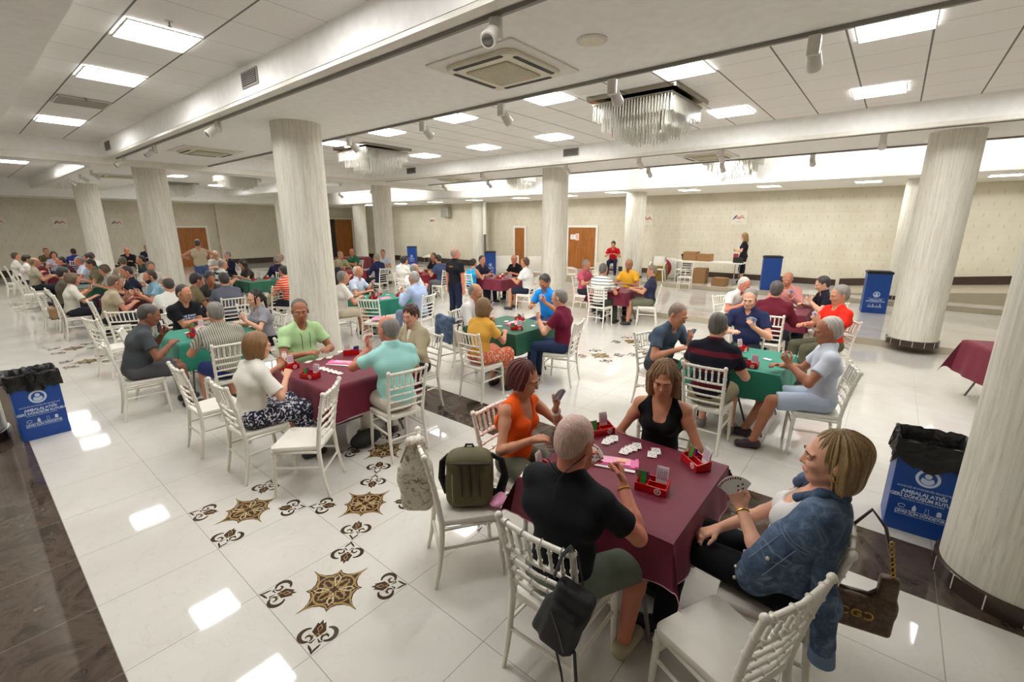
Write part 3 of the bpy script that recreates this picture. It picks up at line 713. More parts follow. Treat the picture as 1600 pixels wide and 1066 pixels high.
        curl = hp[6] if len(hp) > 6 else 22
        hnd += hand(W, dirn, pn, q == 1, (.88 if fem else .97) * s, curl, lod, grip=(.3 if curl > 35 else 0))
    # legs
    legp = []; LG = {}; legs = legs or {}
    for q in (-1, 1):
        hip = V3(q * .088 * s, .0, pz - .012)
        if stand: kn, an = V3(q * .095, .015, .50 * s), V3(q * .10 + q * .02, -.02, .085)
        else:
            kd = legs.get(q) or (q * .13, .42 * s, .515, q * .15, .42 * s + .02, .09); kn, an = V3(*kd[:3]), V3(*kd[3:6])
        LG[q] = (hip, kn, an); th = (.082 if not fem else .080) * s
        legp += [RC(hip, kn, th, .056 * s, .03), RC(kn, kn + (an - kn) * .3, .055 * s, .056 * s, .02), RC(kn + (an - kn) * .28, an, .055 * s, .034 * s, .02)]
        fd = nrm(V3(*(kd[6:9])) if not stand and len(kd) > 6 else V3(q * .12, 1, 0)); LG[q] += (fd,)
        legp += [RC(an + V3(0, 0, -.035) - fd * .03, an + fd * .12 + V3(0, 0, -.055), .032 * s, .024 * s, .02)]
    h, hf = [(.0045, .0028), (.0085, .0055), (.014, .0095)][lod]
    fine = (Hc - .135, Hc + .135)
    def seatclip(F, X, Y, Z): return F if stand else np.where((np.abs(X) < .23) & (Y < .19) & (Z < .47), np.maximum(F, .4605 + z_extra - Z), F)
    z_extra = 0.
    V, Q = field(torso + neck + headp + arms + hnd + legp, h, fine=fine, hf=hf, post=seatclip)
    o = link('person', np_mesh('person_body', V, Q, skin(tone)), None, None, (x, y, z0), R(head)); tagp(o, label, 'person', group)
    hc = (.0065, .010, .015)[lod]; seed = int(abs(x * 917 + y * 331)) % 9999
    # ---- top
    kind, col = top[0], top[1]; tm = top[2] if len(top) > 2 else cloth('fabric_%d_%d_%d' % tuple(col), col)
    offc = {'polo': .013, 'tee': .014, 'long': .015, 'tank': .008, 'blouse': .018, 'vest': .010, 'cardigan': .02}[kind]
    tp = [p for p in torso]
    for q in (-1, 1):
        S0, E_, W = arm[q]; U = nrm(E_ - S0); r0 = (.050 if not fem else .043) * s
        if kind in ('tee', 'polo', 'blouse'):
            fr = {'tee': .62, 'polo': .60, 'blouse': .80}[kind]; c = S0 + (E_ - S0) * fr; tp.append(RC(S0, c + U * .02, r0 * .94, r0 + .004 + (.010 if kind == 'blouse' else 0), .03, [(c, U)]))
        elif kind in ('long', 'cardigan'):
            c = E_ + (W - E_) * (.93 if kind == 'long' else .55); U2 = nrm(W - E_)
            tp += [RC(S0, E_, r0 + .006, r0 * .9 + .004, .03), RC(E_, c + U2 * .02, r0 * .9 + .004, .036 * s, .02, [(c, U2)])]
    if kind in ('tee', 'blouse', 'long'): tp.append(RC(N + u2 * .07 + fw * .012, N + fw * .06 + u2 * .0, .058 * s, .046 * s, .012, op='-'))
    if kind in ('polo',):
        tp.append(RC(N + u2 * .03, N + u2 * .058 - fw * .004, .066 * s, .062 * s, .012, [(N + u2 * .062, u2)])); tp.append(RC(N + u2 * .075, N + fw * .10 - u2 * .02, .052 * s, .028 * s, .008, op='-'))
    if kind == 'cardigan': tp.append(RC(N + u2 * .09, N + fw * .13 - u2 * .30, .05 * s, .05 * s, .012, op='-'))
    if kind in ('tank', 'vest'):
        wn = .078 if kind == 'tank' else .062
        tp.append(RC(N + u2 * .10 - fw * .02, N + fw * (.12 if kind == 'tank' else .08) - u2 * .075, wn * s, .060 * s, .012, op='-'))
        tp.append(RC(N + u2 * .07 - fw * .04, N - fw * .12 - u2 * .03, .06 * s, .055 * s, .012, op='-'))
        for q in (-1, 1): tp.append(RC(SH[q] + sx * q * (.025 if kind == 'tank' else .035) + u2 * .10, SH[q] + sx * q * .045 - u2 * .10, .078 * s if kind == 'tank' else .055 * s, .056 * s, .012, op='-'))
    hemz = hem if hem is not None else (-.055 if stand else -.05)
    for p in tp[:2]: p.clip = [(P0 + V3(0, 0, hemz), V3(0, -.15, -1))]
    def sclip2(F, X, Y, Z): return F if stand else np.where(Z < .48, np.maximum(F, .4625 - Z), F)
    V, Q = field(tp, hc, offc, noise=folds(seed, .006 if kind in ('blouse', 'cardigan') else .0045), post=sclip2)
    nmk = {'tee': 'shirt', 'polo': 'polo_shirt', 'long': 'long_sleeved_shirt', 'tank': 'tank_top', 'blouse': 'blouse', 'vest': 'sleeveless_top', 'cardigan': 'cardigan'}[kind]
    link(nmk, np_mesh(nmk, V, Q, tm), None, o)
    for p in tp[:2]: p.clip = ()
    if kind == 'cardigan':
        un = [EL(A1 + u2 * .06, (.14, .112, .18), TM2, .04)] + ([EL(A1 + u2 * .075 * s + fw * .085 * s + sx * q * .062 * s, (.058 * s, .05 * s, .056 * s), TM2, .035) for q in (-1, 1)] if fem else [])
        V, Q = field(un, hc, .008); link('undershirt', np_mesh('undershirt', V, Q, cloth('fabric_undershirt', (222, 214, 200))), None, o)
    # ---- bottom
    bk, bc = bottom[0], bottom[1]; bm = bottom[2] if len(bottom) > 2 else cloth('cloth_%d_%d_%d' % tuple(bc), bc); bp = [EL(P0, (.158 * s, .122 * s, .10 * s), TM1, .04, [(P0 + V3(0, 0, .055), V3(0, 0, 1))])]
    for q in (-1, 1):
        hip, kn, an, fd = LG[q]; U = nrm(kn - hip); U2 = nrm(an - kn)
        if bk == 'trousers': c = an - U2 * .0; bp += [RC(hip, kn, .086 * s, .062 * s, .03), RC(kn, c + U2 * .03, .062 * s, .050 * s, .02, [(c + U2 * .01, U2)])]
        elif bk == 'shorts': c = hip + (kn - hip) * .90; bp += [RC(hip, c + U * .03, .088 * s, .078 * s, .03, [(c, U)])]
        elif bk == 'skirt': bp += [RC(V3(0, .05, hip[2]), V3(0, kn[1] - .02, kn[2] - .01), .075 * s, .07 * s, .08)] * (q == 1) + [RC(hip, kn, .094 * s, .088 * s, .06), RC(kn, kn + U2 * .22, .088 * s, .085 * s, .05, [(kn + U2 * .16, U2)])]
    V, Q = field(bp, hc, .009, noise=folds(seed + 5, .004), post=lambda F, X, Y, Z: F if stand else np.where((Y < .20) & (Z < .47) & (np.abs(X) < .25), np.maximum(F, .4585 - Z), F))
    link(bk, np_mesh(bk, V, Q, bm), None, o)
    # ---- shoes
    hsn = (.006, .009, .014)[lod]; sm = mat('shoe_%d_%d_%d' % tuple(shoes), shoes, .5); sole = mat('shoe_sole', (196, 190, 178), .6)
    for q in (-1, 1):
        hip, kn, an, fd = LG[q]; g0 = V3(an[0], an[1], 0.0)
        sp = [RC(g0 + V3(0, 0, .048) - fd * .035, g0 + fd * .13 + V3(0, 0, .040), .044 * s, .038 * s, .03), RC(g0 + V3(0, 0, .06) - fd * .02, g0 + fd * .05 + V3(0, 0, .06), .045 * s, .036 * s, .02, [(g0 + V3(0, 0, .085), V3(0, 0, 1))])]
        zf = an[2] - .09
        for p in sp: p.a[2] += zf; p.b[2] += zf; p.clip = [(c + V3(0, 0, zf), n) for c, n in p.clip] if len(p.clip) else ()
        V, Q = field(sp, hsn, .0, post=lambda F, X, Y, Z: np.maximum(F, .006 + zf - Z)); link('shoe', np_mesh('shoe', V, Q, sm), None, o)
    # ---- hair
    hk, hcol = hair[0], hair[1]
    if hk != 'bald':
        rs = np.random.RandomState(seed); amp = (.0028 if lod == 0 else .002) * (2.2 if hk == 'curly' else 1)
        Hn = H; pl = lambda cy, cz, ny, nz: [(H(0, cy, cz), -(hy * ny + hz * nz) / math.hypot(ny, nz))]
        shell = V3(.081, .103, .093) * hs
        ears = [EL(H(q * .086, .004, -.030), V3(.020, .030, .042) * hs, HM, .006, op='-') for q in (-1, 1)]
        if hk in ('short', 'thick', 'curly', 'ponytail', 'bun'):
            t_ = {'short': 0, 'thick': .006, 'curly': .012, 'ponytail': .003, 'bun': .003}[hk]; rec = rs.uniform(-.004, .006) if hk == 'short' else 0
            hp_ = [EL(H(0, -.031 - rec, .040), V3(.0775, .0940, .0885) * hs + t_, HM, .012), EL(H(0, -.054, -.014), V3(.064, .062, .070) * hs + t_ * .5, HM, .03),
                   EL(H(0, .090, -.012), V3(.054, .040, .062) * hs, HM, .010, op='-')] + ears
            if hk == 'short': hp_ += [RC(H(q * .0735, .016, .015), H(q * .0735, .016, -.022), .006, .004, .010) for q in (-1, 1)]
            if hk == 'ponytail': hp_ += [RC(H(0, -.10, .03), H(0, -.135, -.05), .030, .028, .02), RC(H(0, -.135, -.05), H(.01, -.12, -.19), .028, .014, .02), RC(H(.07, .03, .02), H(.066, .055, -.08), .014, .007, .015), RC(H(-.07, .03, .02), H(-.066, .055, -.08), .014, .007, .015)]
            if hk == 'bun': hp_ += [EL(H(0, -.115, .05), (.042, .042, .042), HM, .02)]
        elif hk == 'fringe':
            hp_ = [EL(H(0, -.033, .030), V3(.0772, .0920, .0840) * hs, HM, .012), EL(H(0, -.054, -.016), V3(.062, .060, .066) * hs, HM, .03),
                   EL(H(0, .030, .118), V3(.070, .118, .072) * hs, HM, .012, op='-'), EL(H(0, .095, .01), V3(.075, .062, .10) * hs, HM, .010, op='-')] + ears
            amp *= .5
        elif hk == 'shaved':
            hp_ = [EL(H(0, -.024, .037), V3(.0775, .0965, .0880) * hs, HM, .012), EL(H(0, -.050, -.012), V3(.061, .062, .068) * hs, HM, .03)] + ears
            amp = .0005
        else:
            zl = {'bob': -.125, 'long': -.20, 'messy': -.135, 'pixie': -.075, 'tucked': -.130}[hk]; wd = {'bob': .0, 'long': .0, 'messy': .014, 'pixie': -.006, 'tucked': .0}[hk]; yc = -.045 if hk == 'tucked' else -.004
            hp_ = [EL(H(0, -.036 if hk in ('tucked', 'pixie') else -.030, .041), shell + .002 + (wd > 0) * .006, HM, .012), EL(H(0, -.045, -.035), (V3(.088 + wd, .080, .115) + V3(0, 0, max(0, -zl - .13))) * hs, HM, .04, pl(-.05, zl, 0, 1)),
                   RC(H(.074 + wd, yc, .03), H(.072 + wd, yc + .012, zl + .03), .026, .022, .03, pl(0, zl + .01, 0, 1)), RC(H(-.074 - wd, yc, .03), H(-.072 - wd, yc + .012, zl + .03), .026, .022, .03, pl(0, zl + .01, 0, 1)),
                   EL(H(0, .106, .014), V3(.064, .064, .096) * hs, HM, .016, op='-'), EL(H(0, .095, -.06), V3(.056, .06, .08) * hs, HM, .014, op='-'), RC(H(0, .04, -.05), H(0, .05, -.17), .052, .055, .008, op='-')]
            amp *= 1.35 if hk == 'messy' else 1.0
        ph = rs.uniform(0, 6, 4)
        def strands(X, Y, Z):
            a = (X - Hc[0]) * hx[0] + (Y - Hc[1]) * hx[1] + (Z - Hc[2]) * hx[2]; b = (X - Hc[0]) * hy[0] + (Y - Hc[1]) * hy[1] + (Z - Hc[2]) * hy[2]; c = (X - Hc[0]) * hz[0] + (Y - Hc[1]) * hz[1] + (Z - Hc[2]) * hz[2]
            th = np.arctan2(b + .02, a); 
            if hk in ('curly', 'shaved'): return amp * (np.sin(a * 190 + ph[0]) + np.sin(b * 170 + ph[1]) + np.sin(c * 180 + ph[2])) / 2
            wv = .6 * np.sin(c * 28 + ph[3]) * (2.2 if hk == 'messy' else 1)
            return amp * (np.sin(th * 17 + wv + ph[0]) + .7 * np.sin(th * 31 + ph[1] + wv * 1.5) + .5 * np.sin(th * 53 + wv))
        V, Q = field(hp_, (.0032, .0058, .010)[lod], 0, noise=strands)
        if len(V): link('hair', np_mesh('hair', V, Q, hairmat(hcol)), None, o)
    M4 = Matrix(((*[float(v) for v in HM[:, 0]], 0), (*[float(v) for v in HM[:, 1]], 0), (*[float(v) for v in HM[:, 2]], 0), (0, 0, 0, 1)))
    M4 = Matrix.Translation(Vector(Hc)) @ Matrix(((hx[0], hy[0], hz[0], 0), (hx[1], hy[1], hz[1], 0), (hx[2], hy[2], hz[2], 0), (0, 0, 0, 1))) @ Matrix.Scale(hs, 4)
    if lod < 2:
        bcol = tuple(int(c * .7) for c in hcol); bm_ = mat('brow_%d_%d_%d' % bcol, bcol, .8)
        for q in (-1, 1):
            e = MB(); e.ell((q * .031, .0775, .006), (.0118, .0118, .0118), 14, 10, M4); e.cur = 1; e.ell((q * .031 - .0008, .0835, .0045), (.0058, .0062, .0058), 12, 8, M4); e.build('eye', [mat('eye_white', (214, 206, 198), .25), mat('iris_dark', (34, 22, 16), .2)], o)
            e = MB(); e.ell((0, 0, 0), (.0125, .0125, .0112), 14, 10, M4 @ TM((q * .031, .0775, .0085), 0, R(-18 if nod > 5 else -4))); e.build('eyelid', skin(tone), o)
            e = MB(); e.tube([(q * .014, .093, .0275), (q * .031, .0925, .0305), (q * .047, .083, .0245)], [.0028, .0034, .0016], 6, M=M4); e.build('eyebrow', bm_, o)
        lip = {'f': (178, 104, 92), 'm': (166, 108, 92)}[sex]; e = MB(); e.ell((0, .0885, -.0530), (.0210, .0075, .0034), 14, 8, M4); e.ell((0, .0880, -.0600), (.0175, .0078, .0044), 14, 8, M4); e.build('lips', mat('lips_' + sex, lip, .4), o)
        if beard:
            bp_ = [EL(H(0, .026, -.05), V3(.064, .066, .058) * hs, HM, .01, [(H(0, 0, -.030), hz)]), EL(H(0, .056, -.088), V3(.034, .032, .026) * hs, HM, .02), EL(H(0, .094, -.057), V3(.017, .014, .009) * hs, HM, .005, op='-')]
            V, Q = field(bp_, .004, .002); link('beard', np_mesh('beard', V, Q, hairmat(beard)), None, o)
    if glasses:
        e = MB(); gm = mat('glasses_frame', (40, 34, 32) if glasses == 1 else (150, 120, 84), .3)
        for q in (-1, 1):
            e.tube([(q * .032 + .020 * math.cos(a), .101 - abs(.4 * (q * .032 + .02 * math.cos(a))) * .25, .002 + .0155 * math.sin(a)) for a in [2 * math.pi * k / 16 for k in range(17)]], .0014, 5, M=M4)
            e.tube([(q * .052, .096, .006), (q * .078, .06, .008), (q * .082, -.005, .006)], .0015, 5, M=M4)
        e.tube([(-.012, .103, .004), (0, .105, .007), (.012, .103, .004)], .0014, 5, M=M4); e.build('glasses', gm, o)
    o_info = dict(obj=o, H=H, N=N, u2=u2, fw=fw, sx=sx, arm=arm, SH=SH, A1=A1, P0=P0, M4=M4, s=s, LG=LG, TM2=TM2, torso=torso, offc=offc)
    if extra: extra(o_info)
    return o_info
# ================================================================== CHAIRS
def chair_parts(lite=False):
    n = 6 if lite else 10
    def bead(mb, p, q, r, k=3):
        P, Q_ = Vector(p), Vector(q); pts = []; rad = []
        for i in range(k):
            for dt, f in ((-.03, 1), (-.012, 1), (0, 1.5), (.012, 1), (.03, 1)) if not lite else ((0, 1),):
                t = (i + .5) / k + dt; pts.append(P.lerp(Q_, t)); rad.append(r * f)
        mb.tube([P] + pts + [Q_], [r] + rad + [r], n)
    out = []
    s = MB(); ring = []
    wF, wB, d = .205, .18, .20; r = .045
    for cx, cy, a0, wv in ((1, 1, 0, wF), (-1, 1, 90, wF), (-1, -1, 180, wB), (1, -1, 270, wB)):
        for k in range(5): a = R(a0 + 22.5 * k); ring.append((cx * (wv - r) + r * math.cos(a), cy * (d - r) + r * math.sin(a)))
    N = len(ring); vs = [(x * .985, y * .985, .418) for x, y in ring] + [(x, y, .425) for x, y in ring] + [(x, y, .447) for x, y in ring] + [(x * .97, y * .97, .455) for x, y in ring] + [(x * .6, y * .6, .451) for x, y in ring]
    s.add(vs, [(i + N * k, (i + 1) % N + N * k, (i + 1) % N + N * (k + 1), i + N * (k + 1)) for k in range(4) for i in range(N)] + [tuple(reversed(range(N))), tuple(range(4 * N, 5 * N))]); out.append(('seat', s))
    def bp(sx, z):  # back post centreline
        if z < .45: return (sx * (.185 + (.45 - z) * .03), -.185 - (.45 - z) ** 2 * .28, z)
        t = (z - .45) / .47; return (sx * (.18 + .02 * t), -.185 - .055 * t - .035 * t * t, z)
    for sx in (-1, 1):
        m = MB(); zs = [0, .12, .25, .38, .45, .55, .65, .75, .84, .895]; m.tube([bp(sx, z) for z in zs], [.012, .014, .016, .018, .018, .0165, .016, .0155, .015, .0145], n)
        for z in (.60, .70, .80): m.tube([bp(sx, z - .012), bp(sx, z), bp(sx, z + .012)], [.0155, .0205, .0155], n)
        m.ell(bp(sx, .905), (.020, .020, .022), n, 6); out.append(('back_post', m))
    for sx in (-1, 1):
        m = MB(); m.tube([(sx * .192, .198, 0), (sx * .19, .190, .15), (sx * .185, .178, .42)], [.0125, .0155, .0185], n)
        if not lite: m.tube([(sx * .187, .180, .36), (sx * .187, .180, .372), (sx * .187, .18, .384)], [.018, .023, .018], n)
        out.append(('leg', m))
    def rail(z, rad, nm, k):
        a, b = Vector(bp(-1, z)), Vector(bp(1, z)); m = MB(); mid = (a + b) / 2 + Vector((0, -.018, 0)); bead(m, a, mid, rad, k); bead(m, mid, b, rad, k); out.append((nm, m))
    rail(.888, .0135, 'top_rail', 2); rail(.735, .0115, 'rail', 2)
    for z in (.665, .595, .525): rail(z, .0105, 'rail', 2)
    for i in range(6):
        f = (i + 1) / 7; a = Vector(bp(-1, .735)).lerp(Vector(bp(1, .735)), f); b = Vector(bp(-1, .885)).lerp(Vector(bp(1, .885)), f); off = -.018 * (1 - abs(2 * f - 1))
        a.y += off; b.y += off; m = MB(); bead(m, a, b, .0085, 2); out.append(('spindle', m))
    for sx in (-1, 1):
        m = MB(); m.tube([bp(sx, .27), (sx * .188, .185, .27)], .010, n); out.append(('stretcher', m))
        m = MB(); m.tube([bp(sx, .405), (sx * .186, .178, .405)], .012, n); out.append(('seat_rail', m))
    m = MB(); m.tube([(-.188, .183, .31), (.188, .183, .31)], .011, n); out.append(('stretcher', m))
    m = MB(); m.tube([bp(-1, .22), bp(1, .22)], .010, n); out.append(('stretcher', m)); return out
CP = [(nm, mb.mesh(nm, M_chair, 50)) for nm, mb in chair_parts()]
_l = MB()
for nm, mb in chair_parts(True): _l.add(mb.v, mb.f)
CLITE = _l.mesh('banquet_chair', M_chair, 50)
def chair(x, y, heading, label, near=True, z0=0., group='white banquet chairs with spindle backs'):
    if near:
        o = empty('banquet_chair', (x, y, z0), R(heading)); 
        for nm, me in CP: link(nm, me, None, o)
    else: o = link('banquet_chair', CLITE, None, None, (x, y, z0), R(heading))
    return tagp(o, label, 'chair', group)
# ================================================================== TABLES
TABLES = []
def ctab(name, rgb):
    g = newmat(name); v, x, y, z = g.xyz(); f = g.noise(v, 240, 2); a = lin(rgb)
    g.l(g.mix(f, tuple(q * .88 for q in a[:3]) + (1,), tuple(q * 1.1 for q in a[:3]) + (1,)), g.b.inputs['Base Color']); g.b.inputs['Roughness'].default_value = .62
    g.b.inputs['Sheen Weight'].default_value = .04; return g.m
M_mar = ctab('maroon_cloth', (106, 14, 42)); M_grn = ctab('green_cloth', (24, 122, 100)); M_grn2 = ctab('dark_green_cloth', (12, 84, 58)); M_red2 = ctab('red_cloth', (128, 16, 36))
M_hem = mat('hem_thread', (196, 140, 160), .7)
def table(x, y, m, label, clabel, w=.98, rz=0, drop=.30, hem=False, z0=0., seed=0, h=.745):
    TABLES.append((x, y, w, R(rz))); t = empty('card_table', (x, y, z0), R(rz), label, 'table', 'square card tables')
    MB().rbox((0, 0, h - .02), (w - .02, w - .02, .035), .04).build('tabletop', M_board, t)
    for sx in (-1, 1):
        for sy in (-1, 1):
            l = MB(); l.tube([(sx * (w / 2 - .10), sy * (w / 2 - .08), h - .04), (sx * (w / 2 - .16), sy * (w / 2 - .2), .38), (sx * (w / 2 - .10), sy * (w / 2 - .10), .012)], .0125, 8); l.build('leg', M_grey, t)
    b = MB()
    for sy in (-1, 1): b.tube([(-(w / 2 - .15), sy * (w / 2 - .17), .30), (w / 2 - .15, sy * (w / 2 - .17), .30)], .009, 6)
    b.build('brace', M_grey, t)
    rs = np.random.RandomState(seed + 3); L = w / 2 + drop; n = 54; g = np.linspace(-L, L, n); V = []
    ph = rs.uniform(0, 6, 8); a = w / 2 + .004
    for u in g:
        for v in g:
            ou, ov = max(abs(u) - a, 0), max(abs(v) - a, 0); su, sv = math.copysign(1, u), math.copysign(1, v); r = math.hypot(ou, ov); zt = h + .004
            X_, Y_ = max(-a, min(a, u)), max(-a, min(a, v))
            if r > 0:
                k = r / drop; c = min(1, r / .012); s2 = 2 * ou * ov / (r * r)
                wv = .012 * math.sin(v * 13 + ph[0] + su) * k + .008 * math.sin(v * 27 + ph[1]) * k if ov == 0 else 0
                wu = .012 * math.sin(u * 12 + ph[2] + sv) * k + .008 * math.sin(u * 25 + ph[3]) * k if ou == 0 else 0
                X_ += su * ((.004 + wv) * (ou > 0) + .14 * s2 * r + .03 * k * (ou > 0)); Y_ += sv * ((.004 + wu) * (ov > 0) + .14 * s2 * r + .03 * k * (ov > 0)); zt -= r * (.985 - .22 * s2)
            V.append((X_, Y_, zt))
    fs = [(i * n + j, (i + 1) * n + j, (i + 1) * n + j + 1, i * n + j + 1) for i in range(n - 1) for j in range(n - 1)]
    nV = len(V); V2 = V + [(p[0] * .9965, p[1] * .9965, p[2] - .0025) for p in V]; f2 = fs + [tuple(nV + i for i in reversed(f)) for f in fs]
    edge = [(0, j) for j in range(n)] + [(i, n - 1) for i in range(1, n)] + [(n - 1, j) for j in range(n - 2, -1, -1)] + [(i, 0) for i in range(n - 2, 0, -1)]
    E_ = [i * n + j for i, j in edge]; f2 += [(E_[k], E_[(k + 1) % len(E_)], nV + E_[(k + 1) % len(E_)], nV + E_[k]) for k in range(len(E_))]
    mb = MB(); mb.add(V2, f2); c = mb.build('tablecloth', m, None, 60, (x, y, z0), R(rz), label=clabel, cat='tablecloth')
    if hem: hb = MB(); hb.tube([V[i] for i in E_] + [V[E_[0]]], .0038, 5); hb.build('hem', M_hem, c)
    return t
# ================================================================== SMALL THINGS ON THE TABLES
TZ = .7515
M_ink = mat('print_black', (30, 30, 34), .6); M_inkr = mat('print_red', (190, 20, 30), .6); M_blue = mat('print_blue', (40, 70, 190), .5)
M_green = mat('bid_green', (30, 140, 60), .5); M_logo = mat('logo_white', (235, 225, 222), .5); M_back = mat('card_back', (120, 120, 170), .5)
def logo_disc(parent, M, r):
    d = MB(); d.lathe([(r, 0), (r, .0008)], 20, M=M); d.cur = 1; d.lathe([(r * .62, .0009), (r * .62, .0014)], 18, M=M); d.cur = 0
    d.lathe([(r * .28, .0015), (r * .28, .0020)], 10, M=M @ TM((0, r * .22, 0))); d.box((0, -r * .2, .0017), (r * .8, r * .12, .0006), M=M); d.build('round_emblem', [M_logo, M_red], parent, 0)
def bidding_box(x, y, rz, label, z=TZ, near=True, group='red bidding boxes'):
    o = empty('bidding_box', (x, y, z), R(rz), label, 'bidding box', group)
    if near: o.scale = (1.15, 1.15, 1.15)
    b = MB(); w, d = .15, .085   # an open tray with two bays and sloping cheeks
    b.box((0, 0, .004), (w, d, .008)); b.box((0, -d / 2 + .003, .022), (w, .006, .036)); b.box((0, d / 2 - .003, .028), (w, .006, .05)); b.box((0, .002, .024), (w, .005, .04))
    for s in (-1, 1): b.add([(s * w / 2, -d / 2, 0), (s * w / 2, d / 2, 0), (s * w / 2, d / 2, .058), (s * w / 2, -d / 2, .038), (s * (w / 2 - .006), -d / 2, 0), (s * (w / 2 - .006), d / 2, 0), (s * (w / 2 - .006), d / 2, .058), (s * (w / 2 - .006), -d / 2, .038)],
                             [(0, 1, 2, 3), (7, 6, 5, 4), (0, 4, 5, 1), (1, 5, 6, 2), (2, 6, 7, 3), (3, 7, 4, 0)])
    b.box((-.02, 0, .022), (.005, d, .036)); b.build('tray', M_red, o, 0)
    if near:
        logo_disc(o, TM((.035, -d / 2 - .0005, .021), 0, R(90)), .017)
        c = MB()
        for k in range(6): c.cur = 0; c.box((.035, .034 - .0018 * k, .075 - .004 * k), (.056, .0007, .085), M=TM((0, 0, 0), 0, R(-8)))
        c.build('bidding_cards', [M_card], o, 0)
        t = MB()
        for r_ in range(7):
            for q in range(5): t.cur = (r_ + q) % 2; t.box((.035 - .02 + q * .010, .0232, .056 + r_ * .0085), (.006, .0004, .0045), M=TM((0, 0, 0), 0, R(-8)))
        t.build('card_print', [M_blue, M_inkr], o, 0)
        for k, (mm, q) in enumerate(((M_green, -.055), (M_inkr, -.045), (M_blue, -.035))):
            c = MB(); c.box((q, -.012 + k * .012, .050), (.044, .0025, .066), M=TM((0, 0, 0), R(12 * k), R(-14))); c.build('pass_cards', mm, o, 0)
    else:
        c = MB(); c.box((.035, .02, .06), (.05, .006, .07)); c.build('bidding_cards', M_card, o, 0)
        c = MB(); c.box((-.045, .0, .045), (.04, .006, .06)); c.build('pass_cards', M_green, o, 0)
    return o
def card_me(nm, pips):
    m = MB(); m.rbox((0, 0, .0004), (.058, .088, .0006), .004, 2); m.cur = 3; m.box((0, 0, .0000), (.050, .080, .0002)); m.cur = pips
    for px, py in ((-.022, .034), (.022, -.034)): m.box((px, py, .0009), (.007, .010, .0003))
    for px, py in ((0, .018), (0, -.018), (-.012, 0), (.012, 0)): m.add([(px, py + .007, .001), (px - .005, py, .001), (px, py - .007, .001), (px + .005, py, .001)], [(0, 1, 2, 3)])
    return m.mesh(nm, [M_card, M_ink, M_inkr, M_back], 0)
CARDS = [card_me('playing_card', 1), card_me('playing_card', 2)]
cc = [0]
def card(x, y, rz, label, z=TZ + .0045, k=0, group='playing cards laid out on the tables'):
    o = link('playing_card', CARDS[cc[0] % 2], None, None, (x, y, z + .0008 * k), R(rz)); cc[0] += 1; return tagp(o, label, 'playing card', group)
def fan(o_pos, up, out, n, label, spread=70, back=False, r=.075, group='fans of cards held in the hand'):
    """a hand of cards spread like a fan; up = from the fingers to the card tops, out = the side that shows the faces"""
    up, out = Vector(up).normalized(), Vector(out).normalized(); side = up.cross(out).normalized(); out = side.cross(up).normalized()
    B = Matrix(((side.x, up.x, out.x, 0), (side.y, up.y, out.y, 0), (side.z, up.z, out.z, 0), (0, 0, 0, 1)))
    o = empty('card_fan', o_pos, 0, label, 'cards', group)
    for i in range(n):
        a = R(spread * (i / (n - 1) - .5)); c = link('card', CARDS[i % 2], None, o)
        c.matrix_local = B @ Matrix.Translation((0, 0, .0011 * i)) @ Matrix.Rotation(-a, 4, 'Z') @ Matrix.Translation((0, r * .5, 0))
    return o
def board(x, y, rz, label, near=True):
    o = empty('board_tray', (x, y, TZ), R(rz), label, 'board tray', 'pink board trays')
    b = MB(); b.rbox((0, 0, .008), (.30, .10, .014), .008); b.box((-.135, 0, .018), (.02, .1, .012)); b.box((.135, 0, .018), (.02, .1, .012)); b.build('tray_body', M_pink, o, 30)
    b = MB(); b.rbox((0, 0, .019), (.20, .085, .008), .006); b.build('card_sleeve', mat('pink_light', (246, 160, 200), .3), o, 30)
    b = MB(); b.box((-.01, -.062, .0035), (.29, .03, .002), M=TM((0, 0, 0), R(-4))); b.build('score_sheet', M_card, o, 0)
    b = MB(); b.box((.045, .012, .0236), (.06, .026, .001)); b.build('yellow_label', mat('label_yellow', (232, 200, 120), .5), o, 0)
    b = MB(); b.box((.04, -.020, .0236), (.055, .016, .001)); b.build('red_label', M_red, o, 0)
    b = MB(); b.box((-.06, .018, .0236), (.028, .012, .001)); b.build('white_label', M_card, o, 0); return o
